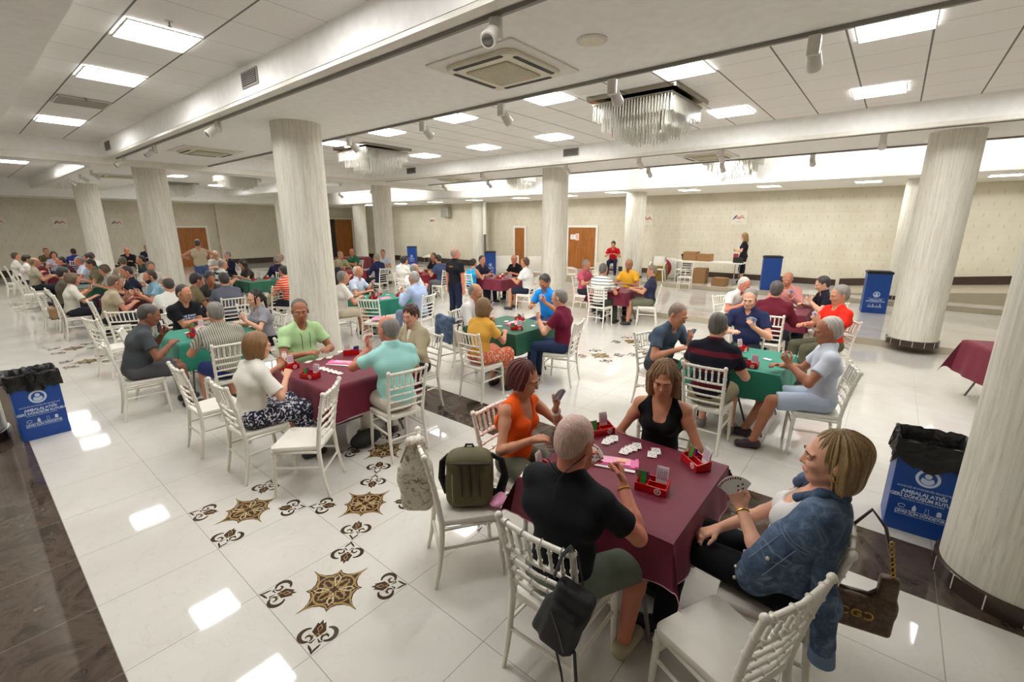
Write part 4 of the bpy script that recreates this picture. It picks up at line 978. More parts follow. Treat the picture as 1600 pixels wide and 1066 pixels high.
# ================================================================== BINS
M_binb = mat('bin_blue', (14, 66, 146), .38); M_bins = mat('bin_side_blue', (92, 116, 168), .4); M_bag = mat('bin_liner', (14, 13, 15), .28, bump=(24, 1.0)); M_prt = mat('bin_print', (196, 210, 230), .5)
def bin_(x, y, rz, label, bag=True, z0=0., w=.37, d=.32, h=.70, face=True, group='blue recycling bins'):
    o = empty('recycling_bin', (x, y, z0), R(rz), label, 'bin', group)
    b = MB(); b.rbox((0, 0, h / 2), (w, d, h), .006, 2); b.f.pop(); b.mi.pop(); b.build('bin_body', M_binb, o, 0)
    if face:
        f = -d / 2 - .0015; e = MB()
        e.lathe([(.068, 0), (.068, .001)], 32, M=TM((0, f + .001, .455), 0, R(90))); e.cur = 1; e.lathe([(.050, .0011), (.050, .0016)], 28, M=TM((0, f + .001, .455), 0, R(90)))
        e.cur = 0; e.lathe([(.020, .0017), (.020, .0022)], 16, M=TM((0, f + .001, .473), 0, R(90))); e.prism(arc(0, -.006, .040, 200, 340, 10) + [(.03, .004), (0, -.01), (-.03, .004)], .0017, .0021, M=TM((0, f + .001, .455), 0, R(90))); e.build('round_emblem', [M_prt, M_binb], o, 0)
        F = (R(90), 0, 0)
        text('AKDENİZ BÜYÜKŞEHİR BELEDİYESİ', .019, M_prt, o, (0, f, .362), F)
        text('AMBALAJ ATIĞI', .036, M_prt, o, (0, f, .325), F, bold=.0012); text('GERİ DÖNÜŞÜM KUTUSU', .036, M_prt, o, (0, f, .288), F, bold=.0012, xs=.86)
        text('PACKAGING WASTE RECYCLING BIN', .014, M_prt, o, (0, f, .262), F)
        ic = MB()
        for i, ix in enumerate((-.105, -.035, .035, .10)):
            Mx = TM((ix, f + .001, .205), 0, R(90))
            if i == 0: ic.tube([(.02 * math.cos(a), .014 * math.sin(a), .001) for a in [k * math.pi / 6 for k in range(12)]], .0022, 4, M=Mx)
            elif i == 1: ic.prism([(-.010, -.022), (.010, -.022), (.012, .006), (.005, .012), (.005, .022), (-.005, .022), (-.005, .012), (-.012, .006)], 0, .001, M=Mx)
            elif i == 2: ic.tube([(-.006, .022, .001), (-.008, 0, .001), (-.014, -.02, .001), (.014, -.02, .001), (.008, 0, .001), (.006, .022, .001)], .0014, 4, M=Mx)
            else: ic.prism([(-.013, -.018), (.013, -.018), (.013, .010), (.007, .020), (-.007, .020), (-.013, .010)], 0, .001, M=Mx)
        fr = [(-.135, .138), (.135, .138), (.135, .178), (-.135, .178), (-.135, .138)]
        ic.tube([(a, f, b_) for a, b_ in fr], .0014, 4); ic.build('waste_icons', M_prt, o, 0); text('ÇEVRE İÇİN DÖNÜŞTÜR', .030, M_prt, o, (0, f, .158), F, bold=.001, xs=.8)
        # looped arrows down the side
        sd = MB()
        for k in range(4): sd.tube([(w / 2 + .0015, .055 * math.cos(a) * .9 - .0, .14 + k * .115 + .045 * math.sin(a)) for a in [R(20 + 26 * j) for j in range(12)]], .004, 4)
        sd.build('side_print', M_prt, o, 0)
    if bag:
        rs = random.Random(int(x * 100)); n = 56; prof = []
        for j in range(n):
            t = j / n * 4; sd, q = int(t), t - int(t); W2, D2 = w / 2 + .004, d / 2 + .004
            cx, cy = [(-W2 + 2 * W2 * q, -D2), (W2, -D2 + 2 * D2 * q), (W2 - 2 * W2 * q, D2), (-W2, D2 - 2 * D2 * q)][sd]; prof.append((cx, cy))
        rows = []
        for sc, zz, am in ((.70, h - .22, .0), (.86, h - .06, .006), (.97, h + .008, .006), (1.02, h + .020, .008), (1.07, h + .006, .010), (1.075, h - .05, .012), (1.085, h - .10, .012), (1.10, h - .145, .018)):
            rows.append([(px * sc + rs.uniform(-am, am), py * sc + rs.uniform(-am, am), zz + rs.uniform(-am, am) * 1.2 + (.010 * math.sin(j * .8) if zz < h - .1 else 0) - (.03 * (sc > 1.09) * math.sin(j * .21) ** 2)) for j, (px, py) in enumerate(prof)])
        vs = [p for r_ in rows for p in r_]; fs = [(i * n + (j + 1) % n, i * n + j, (i + 1) * n + j, (i + 1) * n + (j + 1) % n) for i in range(len(rows) - 1) for j in range(n)] + [tuple(range(n))]
        m = MB(); m.add(vs, fs); m.build('bin_liner', M_bag, o, 50)
    else: m = MB(); m.rbox((0, 0, h + .02), (w + .03, d + .03, .05), .01); m.rbox((0, 0, h + .05), (w - .05, d - .05, .02), .01); m.build('lid', M_black, o, 0)
    return o
# ================================================================== WALL EMBLEMS
def wall_logo(loc, rz, label, s=1.0):
    o = empty('wall_emblem', loc, rz, label, 'emblem', 'ribbon emblems on the walls')
    b = MB(); b.box((0, .004, 0), (.54 * s, .012, .50 * s)); b.build('backing_board', mat('emblem_board', (214, 209, 192), .5), o, 0)
    g = newmat('ribbon') if 'ribbon' not in MATS else None
    if g:
        v, x, y, z = g.xyz(); g.l(g.ramp(g.math('ADD', g.math('MULTIPLY', x, 2.2), .5), (.0, lin((60, 66, 150))), (.25, lin((40, 60, 130))), (.42, lin((190, 30, 60))), (1, lin((220, 70, 80)))), g.b.inputs['Base Color'])
    r = MB()
    L = [(-.22, -.08), (-.13, .03), (-.09, .07), (-.05, .03), (.0, -.02), (.06, .05), (.11, .085), (.15, .04), (.22, -.085)]
    r.tube([(x * s, -.010, z * s) for x, z in L], [.012, .03, .032, .03, .03, .03, .034, .03, .012], 8, flat=.2); r.build('ribbon_mark', MATS['ribbon'], o)
    r = MB(); r.tube([(-.17 * s, -.012, -.045 * s), (-.10 * s, -.012, -.01 * s), (.0, -.012, -.045 * s), (.12 * s, -.012, .02 * s), (.17 * s, -.012, -.05 * s)], [.008, .016, .016, .02, .008], 8, flat=.2); r.build('ribbon_mark', MATS['ribbon'], o)
    r = MB(); r.box((0, -.004, -.16 * s), (.20 * s, .004, .016 * s)); r.build('caption', mat('caption_grey', (150, 150, 158), .6), o, 0); return o
# ================================================================== PLACES
wall_logo((3.45, YW - .02, 2.32), 0, 'ribbon emblem on the back wall left of the leftmost round column', .9)
wall_logo((5.45, YW - .02, 2.32), 0, 'ribbon emblem on the back wall between the two left columns', .9)
wall_logo((1.55, YW - .02, 2.32), 0, 'ribbon emblem on the back wall at the left edge of the photo', .9)
wall_logo((XW - .02, 21.2, 2.45), -math.pi / 2, 'ribbon emblem on the far right wall under a grey box', .8)
wall_logo((XW - .02, 4.48, 2.47), -math.pi / 2, 'ribbon emblem high on the quilted wall above the standing woman', .95)
wall_logo((XW - .02, 7.95, 2.45), -math.pi / 2, 'ribbon emblem half hidden behind a round column', .9)
bin_(.30, 6.86, 2, 'blue recycling bin with black liner by the left edge of the photo')
bin_(4.26, -.44, -87, 'blue recycling bin with black liner beside the large right column')
bin_(14.2, .16, -82, 'blue recycling bin in front of the white round column at right', False, Z1, .48, .40, .95)
bin_(16.0, 2.80, -75, 'tilted blue recycling bin without lid, right of the standing woman', False, Z2, .50, .40, .98, False)
bin_(15.7, 14.2, -45, 'blue recycling bin behind the woman in turquoise', False, 0, .5, .42, 1.0)
bin_(17.3, 21.8, -50, 'blue recycling bin beside the far column, behind the white shirts', False, 0, .5, .42, .95)

table(2.37, 1.05, M_mar, 'square card table in the foreground, under the maroon cloth', 'maroon cloth with pink hem on the foreground card table', .92, 0, .25, True, seed=1)
table(2.43, 4.28, M_mar, 'square card table under the maroon cloth before the big column', 'maroon cloth on the table before the big round column', 1.0, 0, .34, True, seed=2)
table(2.10, 7.25, M_grn, 'square card table under teal cloth, left of the big column', 'teal green cloth on the table behind the white-bloused woman', .95, 0, .38, seed=3)
table(5.18, 4.28, M_grn2, 'square card table between the woman in mustard and the man in maroon', 'dark green cloth on the middle table with crossed metal legs', .98, 0, .30, seed=4)
table(5.50, 1.16, M_grn, 'square card table behind the woman in the black tank top', 'bright green cloth on the table of the navy polo man', .98, 0, .30, seed=5)
table(9.25, 1.42, M_mar, 'square card table between maroon cardigan and orange red shirt', 'maroon cloth on the table of the man in orange red', .95, 0, .30, seed=6)
table(9.75, 4.85, M_mar, 'square card table by the step with the yellow shirted man', 'maroon cloth on the table of the man in yellow', .92, 0, .30, seed=7)
table(5.55, 8.15, M_grn, 'square card table right behind the big column', 'green cloth on the table right behind the big column', .95, 0, .30, seed=8)
table(9.85, 8.55, M_mar, 'square card table left of the slim middle column', 'maroon cloth on the table of the woman in turquoise', .95, 0, .30, seed=9)
table(9.20, 11.2, M_red2, 'square card table behind the standing man in black', 'red cloth on the far table behind the standing man', .95, 0, .30, seed=10)
table(8.20, 13.9, M_red2, 'far square card table of the men in green', 'dark red cloth on the far table of the men in green', .95, 0, .30, seed=11)
table(5.30, 13.3, M_grn2, 'square card table of the black and white striped polo', 'dark green cloth on the table behind the long-haired woman', .95, 0, .30, seed=12)
table(2.25, 11.9, M_mar, 'square card table of the bearded man in light blue', 'maroon cloth on the table of the bearded man', .95, 0, .30, seed=13)
table(2.20, 15.2, M_grn2, 'square card table behind the woman with the tan tote', 'green cloth on the table beyond the tan tote', .95, 0, .30, seed=14)
table(2.20, 19.3, M_mar, 'far left card table in the row of men in white', 'maroon cloth on the far left table', .95, 0, .30, seed=15)
table(3.9, 17.6, M_grn2, 'far card table of the two men in black', 'green cloth on the far table of the men in black', .95, 0, .30, seed=16)
table(2.3, 23.8, M_mar, 'farthest left card table before the back wall', 'maroon cloth on the farthest left table', .95, 0, .30, seed=17)
table(10.8, 21.2, M_mar, 'empty cloth-covered table before the back wall, left one', 'maroon cloth of the empty far table, left one', 1.2, 20, .55, seed=18)
table(12.0, 19.6, M_mar, 'empty cloth-covered table before the back wall, right one', 'maroon cloth of the empty far table, right one', 1.2, 20, .55, seed=19)
table(7.95, -1.55, M_mar, 'table at the right edge, half hidden by the large column', 'maroon cloth hanging from table at the right edge', 1.0, 20, .45, seed=20)

HD = {'W': -90, 'E': 90, 'N': 180, 'S': 0}
SEATS = []
def seat(px, py, side, label, zh=None, z0=0., off=0, ch=True, near=None, clab=None, cgap=.05, pxy=None, fans=None, fanout=None, **k):
    """a sitter whose head is where the photo shows it, facing the table from the given side, on a chair"""
    fem = k.get('sex') == 'f'; zh = zh or (1.165 if fem else 1.215); lean = k.get('lean', 8); a = HD[side] + off
    hx, hy = pxy or at(px, py, zh + z0); f = (-math.sin(R(a)), math.cos(R(a))); s_ = .94 if fem else 1.
    dy = s_ * (.25 * math.sin(R(lean * .6)) + .25 * math.sin(R(lean * 1.25)) + .165 * math.sin(R(lean * .9 + 10)))
    SEATS.append(dict(p=np.array([hx - f[0] * dy, hy - f[1] * dy]), a=a, f=f, label=label, z0=z0, ch=ch, near=near, clab=clab, cgap=cgap, k=k, fans=fans, fanout=fanout))
def settle():
    """nobody sits in a neighbour, a table or a column: nudge each chair, mostly to or from the camera"""
    P = np.array([s['p'] for s in SEATS]); O = P.copy(); ray = O / np.linalg.norm(O, axis=1)[:, None]; fix = np.array([s['k'].get('lod', 2) == 0 for s in SEATS]); mob = np.where(fix, 0., 1.)
    cols = [(3.66, 7.2), (3.62, 14.88), (3.62, 23.1), (10.72, -.52), (10.76, 7.32), (10.72, 15.15), (10.9, 23.6), (16.15, -.35), (16.1, 7.42)]
    for it in range(700):
        D = np.zeros_like(P)
        for i in range(len(P)):
            d = P[i] - P; r = np.hypot(d[:, 0], d[:, 1]); m = (r < .70) & (r > 1e-6)
            for q in np.where(m)[0]: D[i] += d[q] / r[q] * (.70 - r[q]) * .5
            for tx, ty, w, rz in TABLES:
                v = P[i] - (tx, ty); c, s_ = math.cos(rz), math.sin(rz); l = np.array([v[0] * c + v[1] * s_, -v[0] * s_ + v[1] * c]); h = w / 2 + .23
                if abs(l[0]) < h and abs(l[1]) < h:
                    ax = 0 if abs(l[0]) > abs(l[1]) else 1; e = np.zeros(2); e[ax] = math.copysign(h - abs(l[ax]), l[ax]); D[i] += np.array([e[0] * c - e[1] * s_, e[0] * s_ + e[1] * c]) * .6
            for cx, cy in cols:
                v = P[i] - (cx, cy); r_ = math.hypot(*v)
                if r_ < .68: D[i] += v / r_ * (.68 - r_) * .6
        back = O - P; al = (back * ray).sum(1)[:, None] * ray; pe = back - al
        P += (D + al * .01 + pe * .06) * mob[:, None]
    for s, p in zip(SEATS, P): s['p'] = p
def build_seats():
    settle()
    for s in SEATS:
        x, y = s['p']; f, a, k, label = s['f'], s['a'], s['k'], s['label']; lod = k.get('lod', 2); play = s['fans'] is not False and lod < 2
        if play and 'hands' not in k: k['hands'] = {-1: (-.13, .33, .905, None, (.25, .55, .75), (.55, -.6, 0), 44)}
        P = person(float(x), float(y), a, label, z0=s['z0'], **k)
        if play:
            W = P['arm'][-1 if s['fans'] is None else s['fans']]; q = -1 if s['fans'] is None else s['fans']; W = W[2]; hd = nrm(V3(*(k['hands'][q][4]))); c = W + hd * .075
            Rz = Matrix.Rotation(R(a), 3, 'Z'); wp = Vector((x, y, s['z0'])) + Rz @ Vector(c); up = Rz @ Vector((.05 * -q, .25, .95)); out = Rz @ Vector(s['fanout'] or (0, -1, .25))
            fan(wp, up, out, 11 if lod == 0 else 8, 'fan of playing cards held by the ' + short(label, 9), spread=80 if lod == 0 else 60)
        if s['ch']: chair(float(x + f[0] * s['cgap']), float(y + f[1] * s['cgap']), a, s['clab'] or 'white chair of the ' + short(label, 11), lod < 2 if s['near'] is None else s['near'], s['z0'])
def short(l, n):
    w = l.replace('the ', '', 1).split() if l.startswith('the ') else l.split(); w = w[:n]
    while w[-1].strip(',') in ('in', 'a', 'the', 'of', 'with', 'at', 'and', 'on', 'his', 'her', 'from', 'behind', 'by', 'seen', 'its', 'to', 'an', 'round', 'out', 'over', 'light', 'pale', 'dark', 'white', 'black', 'big', 'back', 'light-', 'far', 'beyond', 'before', 'between', 'first'): w.pop()
    return ' '.join(w).rstrip(',')
GREY, WHITE, DARK, BROWN, SALT, BLOND = (120, 116, 110), (196, 192, 184), (34, 28, 26), (74, 52, 36), (86, 82, 78), (150, 122, 82)
JEAN = (44, 58, 88)
def floral(name, a, b):
    g = newmat(name); v, x, y, z = g.xyz(); f = g.noise(v, 24, 2, 1.5); g.l(g.mix(g.math('GREATER_THAN', f, .56), lin(a), lin(b)), g.b.inputs['Base Color']); g.b.inputs['Roughness'].default_value = .85; return g.m
# ---- foreground table
def cord(P):
    H, N, u2, fw = P['H'], P['N'], P['u2'], P['fw']; m = MB()
    pts = [H(.079, .01, .0), H(.074, -.035, -.05), H(.058, -.085, -.10), N - fw * .085 + u2 * .02, H(-.058, -.085, -.10), H(-.074, -.035, -.05), H(-.079, .01, .0)]
    m.tube([tuple(p) for p in pts], .0035, 6); m.tube([tuple(N - fw * .085 + u2 * .02), tuple(N - fw * .115 - u2 * .03), tuple(N - fw * .118 - u2 * .07)], .003, 6); m.build('glasses_cord', M_black, P['obj'])
def band(P, q, m, nm='wristband', r=.030, t=.006, f=.93):
    S_, E_, W = P['arm'][q]; c = E_ + (W - E_) * f; d = nrm(W - E_); mb = MB(); a = nrm(np.cross(d, V3(0, 0, 1))); b = np.cross(d, a)
    mb.tube([tuple(c + a * r * math.cos(k * math.pi / 8) + b * r * math.sin(k * math.pi / 8)) for k in range(17)], t, 6); mb.build(nm, m, P['obj'])
seat(899, 690, 'W', 'man with shaved grey head in a black t-shirt, seen from behind at the foreground table', lod=0, lean=7, nod=24, yaw=-6, tone='red', hair=('shaved', (190, 158, 144)), top=('tee', (26, 26, 30)),
     bottom=('shorts', (104, 112, 98)), shoes=(176, 164, 138), belly=.012, hands={1: (.15, .33, .93, None, (-.45, .55, .6), (-.6, -.4, 0), 45), -1: (-.13, .40, .90, None, (.3, .7, .45), (.5, -.5, 0), 40)},
     legs={1: (.25, .36, .515, .24, .27, .09), -1: (-.12, .42, .515, -.14, .30, .09)}, extra=lambda P: (cord(P), band(P, 1, M_gold), ))
seat(820, 608, 'N', 'woman with auburn bob and glasses in a bright orange sleeveless top', lod=0, sex='f', lean=6, nod=18, yaw=14, off=2, zh=1.10, tone='mid', hair=('pixie', (88, 34, 32)), top=('vest', (244, 96, 28)), glasses=2, bottom=('trousers', (96, 96, 80)),
     hands={1: (.20, .30, .86, None, (-.5, .6, .1), (-.3, 0, -1), 30), -1: (-.06, .30, .98, None, (-.1, .3, 1), (.5, -.7, 0), 50)}, extra=lambda P: band(P, -1, M_card, 'paper_wristband', .026, .012, .9))
seat(1036, 606, 'E', 'woman with wavy brown hair in a black tank top, looking down', fans=False, lod=0, sex='f', lean=4, nod=14, yaw=4, zh=1.12, off=12, tone='mid', hair=('messy', (134, 104, 74)), top=('tank', (20, 20, 22)), bottom=('trousers', (34, 34, 40)),
     hands={1: (.10, .20, .64, (.9, -.2, -.4), (-.6, .8, -.1), (0, 0, -1), 25), -1: (-.10, .22, .63, (-.9, -.2, -.4), (.6, .8, -.1), (0, 0, -1), 25)},
     extra=lambda P: (lambda m: (m.tube([tuple(P['N'] + P['sx'] * .055 * q + P['fw'] * .035 + P['u2'] * .02) for q in (1,)] + [tuple(P['N'] + P['fw'] * .090 - P['u2'] * .05)] + [tuple(P['N'] - P['sx'] * .055 + P['fw'] * .035 + P['u2'] * .02)], .0012, 5), m.build('necklace', M_gold, P['obj'])))(MB()))
def jacket(P):
    """denim jacket draped over the shoulders, the sleeve hanging empty"""
    N, u2, fw, sx, A1, P0, SH, TM_ = P['N'], P['u2'], P['fw'], P['sx'], P['A1'], P['P0'], P['SH'], P['TM2']
    SL, SR = SH[-1], SH[1]
    sh = [EL(A1 + u2 * .05 - fw * .035, (.185, .130, .25), TM_, .05), EL(P0 + V3(0, -.04, .11), (.19, .140, .17), TM_, .06), RC(SL + u2 * .014, SR + u2 * .014, .072, .072, .05),
          RC(SL - sx * .01, P['arm'][-1][1] + (P['arm'][-1][1] - SL) * .05, .078, .072, .04), RC(SL - sx * .02, SL - u2 * .24 - sx * .05 - fw * .02, .080, .080, .04), RC(SL - u2 * .15 - sx * .01 + fw * .04, P0 + V3(-.150, .10, .06), .085, .085, .06),
          RC(SR - u2 * .02 + sx * .02, SR - u2 * .24 + sx * .04, .078, .070, .05)]
    core = []
    front = [RC(N + fw * .16 + u2 * .02 + sx * .05, P0 + fw * .19 + sx * .07, .085, .12, .02, op='-'), RC(SR - u2 * .10 + fw * .12, SR - u2 * .34 + fw * .12, .07, .09, .02, op='-'), RC(P['arm'][-1][1] + (P['arm'][-1][2] - P['arm'][-1][1]) * .22, P['arm'][-1][2], .050, .075, .012, op='-')]
    neckc = [RC(N + u2 * .10 + fw * .02, N + fw * .04 - u2 * .01, .060, .055, .01, op='-')]
    clipb = [(P0 + V3(0, 0, -.08), V3(0, 0, -1))]
    for p in sh[:2] + sh[5:6]: p.clip = clipb
    V, Q = field(sh + front + neckc, .006, .0, noise=folds(77, .008), post=lambda F, X, Y, Z: np.where((Y > -.17), np.maximum(F, .475 - Z), F))
    V += 0
    g = newmat('denim'); v, x, y, z = g.xyz(); f = g.noise(v, 11, 6, 1.0, .7); f2 = g.noise(g.scale(v, (300, 300, 60)), 1.4, 2)
    c = g.ramp(f, (.34, lin((34, 50, 76))), (.50, lin((62, 82, 108))), (.64, lin((108, 128, 152)))); c = g.mix(.25, c, g.ramp(f2, (.3, lin((30, 46, 76))), (.7, lin((104, 130, 162)))))
    g.l(c, g.b.inputs['Base Color']); g.b.inputs['Roughness'].default_value = .85
    bp = g.n('ShaderNodeBump'); bp.inputs['Strength'].default_value = .4; bp.inputs['Distance'].default_value = .01; g.l(f, bp.inputs['Height']); g.l(bp.outputs[0], g.b.inputs['Normal'])
    j = link('denim_jacket', np_mesh('denim_jacket', V, Q, g.m), None, None, P['obj'].location, P['obj'].rotation_euler.z); tagp(j, 'blue denim jacket draped over the shoulders of the woman at right', 'jacket')
    # empty near sleeve hanging down behind the arm, with its turned cuff
    a = SH[-1] - u2 * .08 - sx * .055 - fw * .05; b = a + V3(-.035, -.050, -.22); c_ = b + V3(.0, -.02, -.24)
    V, Q = field([RC(a, b, .058, .050, .04), RC(b, c_, .050, .042, .04)], .006, .0, noise=folds(78, .011)); s_ = link('sleeve', np_mesh('sleeve', V, Q, g.m), None, j)
    V, Q = field([RC(c_ + V3(0, 0, .03), c_ - V3(0, .005, .045), .047, .052, .01, [(c_ - V3(0, 0, .04), V3(0, 0, -1)), (c_ + V3(0, 0, .025), V3(0, 0, 1))])], .005, 0); link('cuff', np_mesh('cuff', V, Q, mat('denim_inside', (104, 126, 158), .85)), None, s_)
    # collar, pocket flap, seams, buttons
    cp = [N + fw * .085 - sx * .070 - u2 * .045, N + fw * .02 - sx * .080 + u2 * .025, N - fw * .06 - sx * .045 + u2 * .045, N - fw * .06 + sx * .045 + u2 * .045, N + fw * .02 + sx * .080 + u2 * .025, N + fw * .085 + sx * .080 - u2 * .045]
    V, Q = field([RC(cp[k], cp[k + 1], .026 if k else .022, .026, .02) for k in range(5)], .005, 0, noise=folds(79, .004)); link('collar', np_mesh('collar', V, Q, g.m), None, j)
    st = mat('denim_stitch', (118, 134, 158), .8); bt = mat('jacket_button', (214, 204, 176), .3, .6); FS = [EL.d, RC.d]
    def onsurf(p, n):   # drop a point onto the jacket's outside along n
        n = nrm(np.array(n, float)); p = np.array(p, float) + n * .25
        for _ in range(120):
            if min(float(q.d(p[0], p[1], p[2], 0)) for q in sh) < .0095: break
            p = p - n * .003
        return p
    def line(pts, n, r=.0015): m = MB(); m.tube([tuple(onsurf(p, n)) for p in pts], r, 5); m.build('seam', st, j)
    E1 = P['arm'][-1][1]; nl = nrm(-sx + fw * .35); ua_ = nrm(E1 - SL); cr = nrm(np.cross(ua_, nl))
    for t in (.05, .065): line([SL + ua_ * (t + .02) + cr * q for q in (-.07, -.045, -.02, 0, .02, .045, .07)], nl)       # sleeve head seam
    for t in (-.035, .04): line([SL + ua_ * q + cr * t for q in (.09, .15, .21, .27)], nl)
    F0 = SL + ua_ * .165; a_, b_ = F0 - cr * .06 - ua_ * .012, F0 + cr * .06 + ua_ * .006; c2 = F0 + ua_ * .045                  # flapped pocket
    line([a_, F0 - ua_ * .003, b_], nl, .0019); line([a_, a_ + ua_ * .028, c2, b_ + ua_ * .028, b_], nl, .0019); line([a_ + ua_ * .006, F0 + ua_ * .003, b_ + ua_ * .006], nl)
    for p in [onsurf(c2 - ua_ * .012, nl)] + [onsurf(P0 + V3(-.15, .17, .15 - .06 * t), nrm(V3(-.9, .45, 0))) for t in (0, 1, 2)]: m = MB(); m.ell(tuple(p), (.0085, .0085, .0085), 10, 6); m.build('button', bt, j)
    # the jacket's own hollow: cut the wearer out by simply lying outside the shirt
def earring(P): m = MB(); p = P['H'](-.083, -.008, -.040); m.tube([(p[0] + .006 * math.sin(a), p[1] + .009 * math.cos(a), p[2] - .006 + .010 * math.sin(a)) for a in [k * math.pi / 6 for k in range(13)]], .0028, 6); m.build('earring', M_gold, P['obj'])
seat(1293, 733, 'S', 'woman with light brown bob, denim jacket round her shoulders and black trousers', lod=0, sex='f', sc=1.0, lean=-13, nod=2, yaw=8, zh=1.16, off=6, tone='fair', hair=('tucked', (138, 112, 74)), fanout=(-.9, -.35, .2), top=('vest', (226, 224, 222)), bottom=('trousers', (20, 20, 24)), shoes=(20, 20, 22),
     hands={-1: (-.10, .20, .905, (-.8, -.1, -.6), (.15, .45, .85), (.8, .1, 0), 48), 1: (.02, .30, .68, (.9, -.2, -.5), (-.6, .75, -.25), (0, -.2, -1), 26)},
     legs={-1: (-.02, .48, .545, -.10, .50, .09), 1: (.20, .48, .53, .14, .62, .09)}, extra=lambda P: (band(P, -1, M_gold, 'bracelet', .027, .005), earring(P), jacket(P)))
# ---- maroon table in front of the big column
seat(469, 490, 'N', 'smiling grey haired man in a pale green t-shirt with a long cord', fans=False, lod=1, lean=4, nod=8, yaw=-22, tone='tan', hair=('short', SALT), top=('tee', (178, 214, 158)), bottom=('trousers', (60, 64, 70)), sc=1.04, belly=.02,
     extra=lambda P: (lambda m: (m.tube([tuple(P['N'] + P['sx'] * .06 * q + P['u2'] * .04) if z == 0 else tuple(P['A1'] + P['u2'] * (.21 - z) + P['fw'] * (.122 + .02 * z) + P['sx'] * q * .05 * (1 - z * .3)) for q, z in ((-1, 0), (-1, .05), (-1, .2), (-1, .33), (0, .38), (1, .33), (1, .2), (1, .05), (1, 0))], .003, 5), m.build('neck_cord', M_black, P['obj'])))(MB()))
seat(404, 540, 'W', 'woman with light brown hair in a white blouse and floral skirt', lod=1, sex='f', lean=12, nod=14, tone='fair', hair=('bob', (128, 92, 54)), top=('blouse', (222, 218, 208)), bottom=('skirt', (0, 0, 0), floral('floral_b', (24, 26, 48), (206, 206, 214))), z0=0,
     hands={1: (.12, .30, .86, None, None, None, 30), -1: (-.12, .34, .90, None, (.2, .6, .7), (.4, -.6, 0), 48)})
seat(606, 517, 'S', 'bald man in a light aqua polo seen from behind', lod=1, lean=9, nod=10, yaw=14, off=-8, tone='red', hair=('fringe', GREY), top=('polo', (160, 214, 208)), bottom=('trousers', (206, 200, 186)), belly=.03, sc=1.03, shoes=(60, 40, 36),
     hands={1: (.16, .36, .80), -1: (-.10, .34, 1.02, (-.8, -.1, -.6), (0, .4, .9), (.4, -.6, 0), 40)})
seat(641, 494, 'E', 'woman with dark curly hair in a beige cardigan', fans=False, lod=1, sex='f', lean=6, nod=12, yaw=20, tone='fair', hair=('curly', (62, 30, 24)), top=('cardigan', (168, 158, 132)), bottom=('trousers', (40, 34, 40)))
# ---- teal table at left
seat(233, 487, 'W', 'bald man with glasses in a dark grey t-shirt leaning on the teal table', lod=1, lean=20, nod=24, tone='dark', hair=('shaved', (70, 66, 62)), top=('tee', (70, 74, 78)), bottom=('shorts', (84, 84, 88)), glasses=1, belly=.03, off=-6)
seat(288, 458, 'N', 'man with glasses and folded arms in a black t-shirt with white print', fans=False, lod=1, lean=10, nod=16, yaw=10, off=20, tone='mid', hair=('short', DARK), top=('tee', (22, 22, 28)), glasses=1, belly=.02,
     hands={1: (-.10, .30, .80, None, (-1, .1, 0), (0, -.2, -1), 20), -1: (.08, .34, .82, None, (1, .1, 0), (0, -.2, -1), 20)},
     extra=lambda P: (lambda m: ([m.box((0, 0, 0), (random.uniform(.02, .05), .004, random.uniform(.015, .04)), M=Matrix.Translation(Vector(P['A1'] + P['u2'] * z + P['fw'] * .128 + P['sx'] * x))) for x in (-.1, -.06, -.02, .02, .06, .1) for z in (.02, .06, .10)], m.build('shirt_print', mat('print_pale_blue', (170, 190, 214), .7), P['obj'], 0)))(MB()))
seat(336, 488, 'S', 'grey haired man in a grey striped shirt seen from behind', lod=1, lean=11, nod=14, tone='mid', hair=('short', GREY), top=('tee', (0, 0, 0), cloth('stripe_a', (176, 172, 158), (92, 92, 88), .022, .35, 0)), bottom=('shorts', (40, 52, 104)))
seat(390, 470, 'E', 'woman with black ponytail in a light grey shirt', lod=1, sex='f', lean=8, nod=14, yaw=8, tone='fair', hair=('ponytail', (22, 20, 24)), top=('tee', (146, 144, 152)), bottom=('trousers', (24, 22, 26)))
# ---- dark green middle table
seat(757, 482, 'W', 'woman with brown bob in a mustard top and floral skirt', lod=1, sex='f', lean=8, nod=16, tone='mid', hair=('bob', (122, 92, 58)), top=('tee', (222, 168, 74)), bottom=('skirt', (0, 0, 0), floral('floral_a', (196, 92, 62), (224, 178, 146))))
seat(747, 458, 'N', 'bald man with dark glasses in a white shirt behind the woman in mustard', lod=1, lean=12, nod=20, off=15, tone='mid', hair=('fringe', GREY), top=('long', (214, 212, 210)), glasses=1)
seat(851, 443, 'E', 'dark haired man in a bright blue polo', lod=1, lean=12, nod=34, tone='tan', hair=('thick', DARK), top=('polo', (22, 124, 204)), bottom=('trousers', JEAN), sc=1.03, zh=1.2)
seat(873, 466, 'S', 'grey haired man in a maroon t-shirt and jeans', lod=1, lean=6, nod=16, off=14, tone='fair', hair=('short', GREY), top=('tee', (104, 22, 48)), bottom=('trousers', JEAN), shoes=(16, 18, 24))
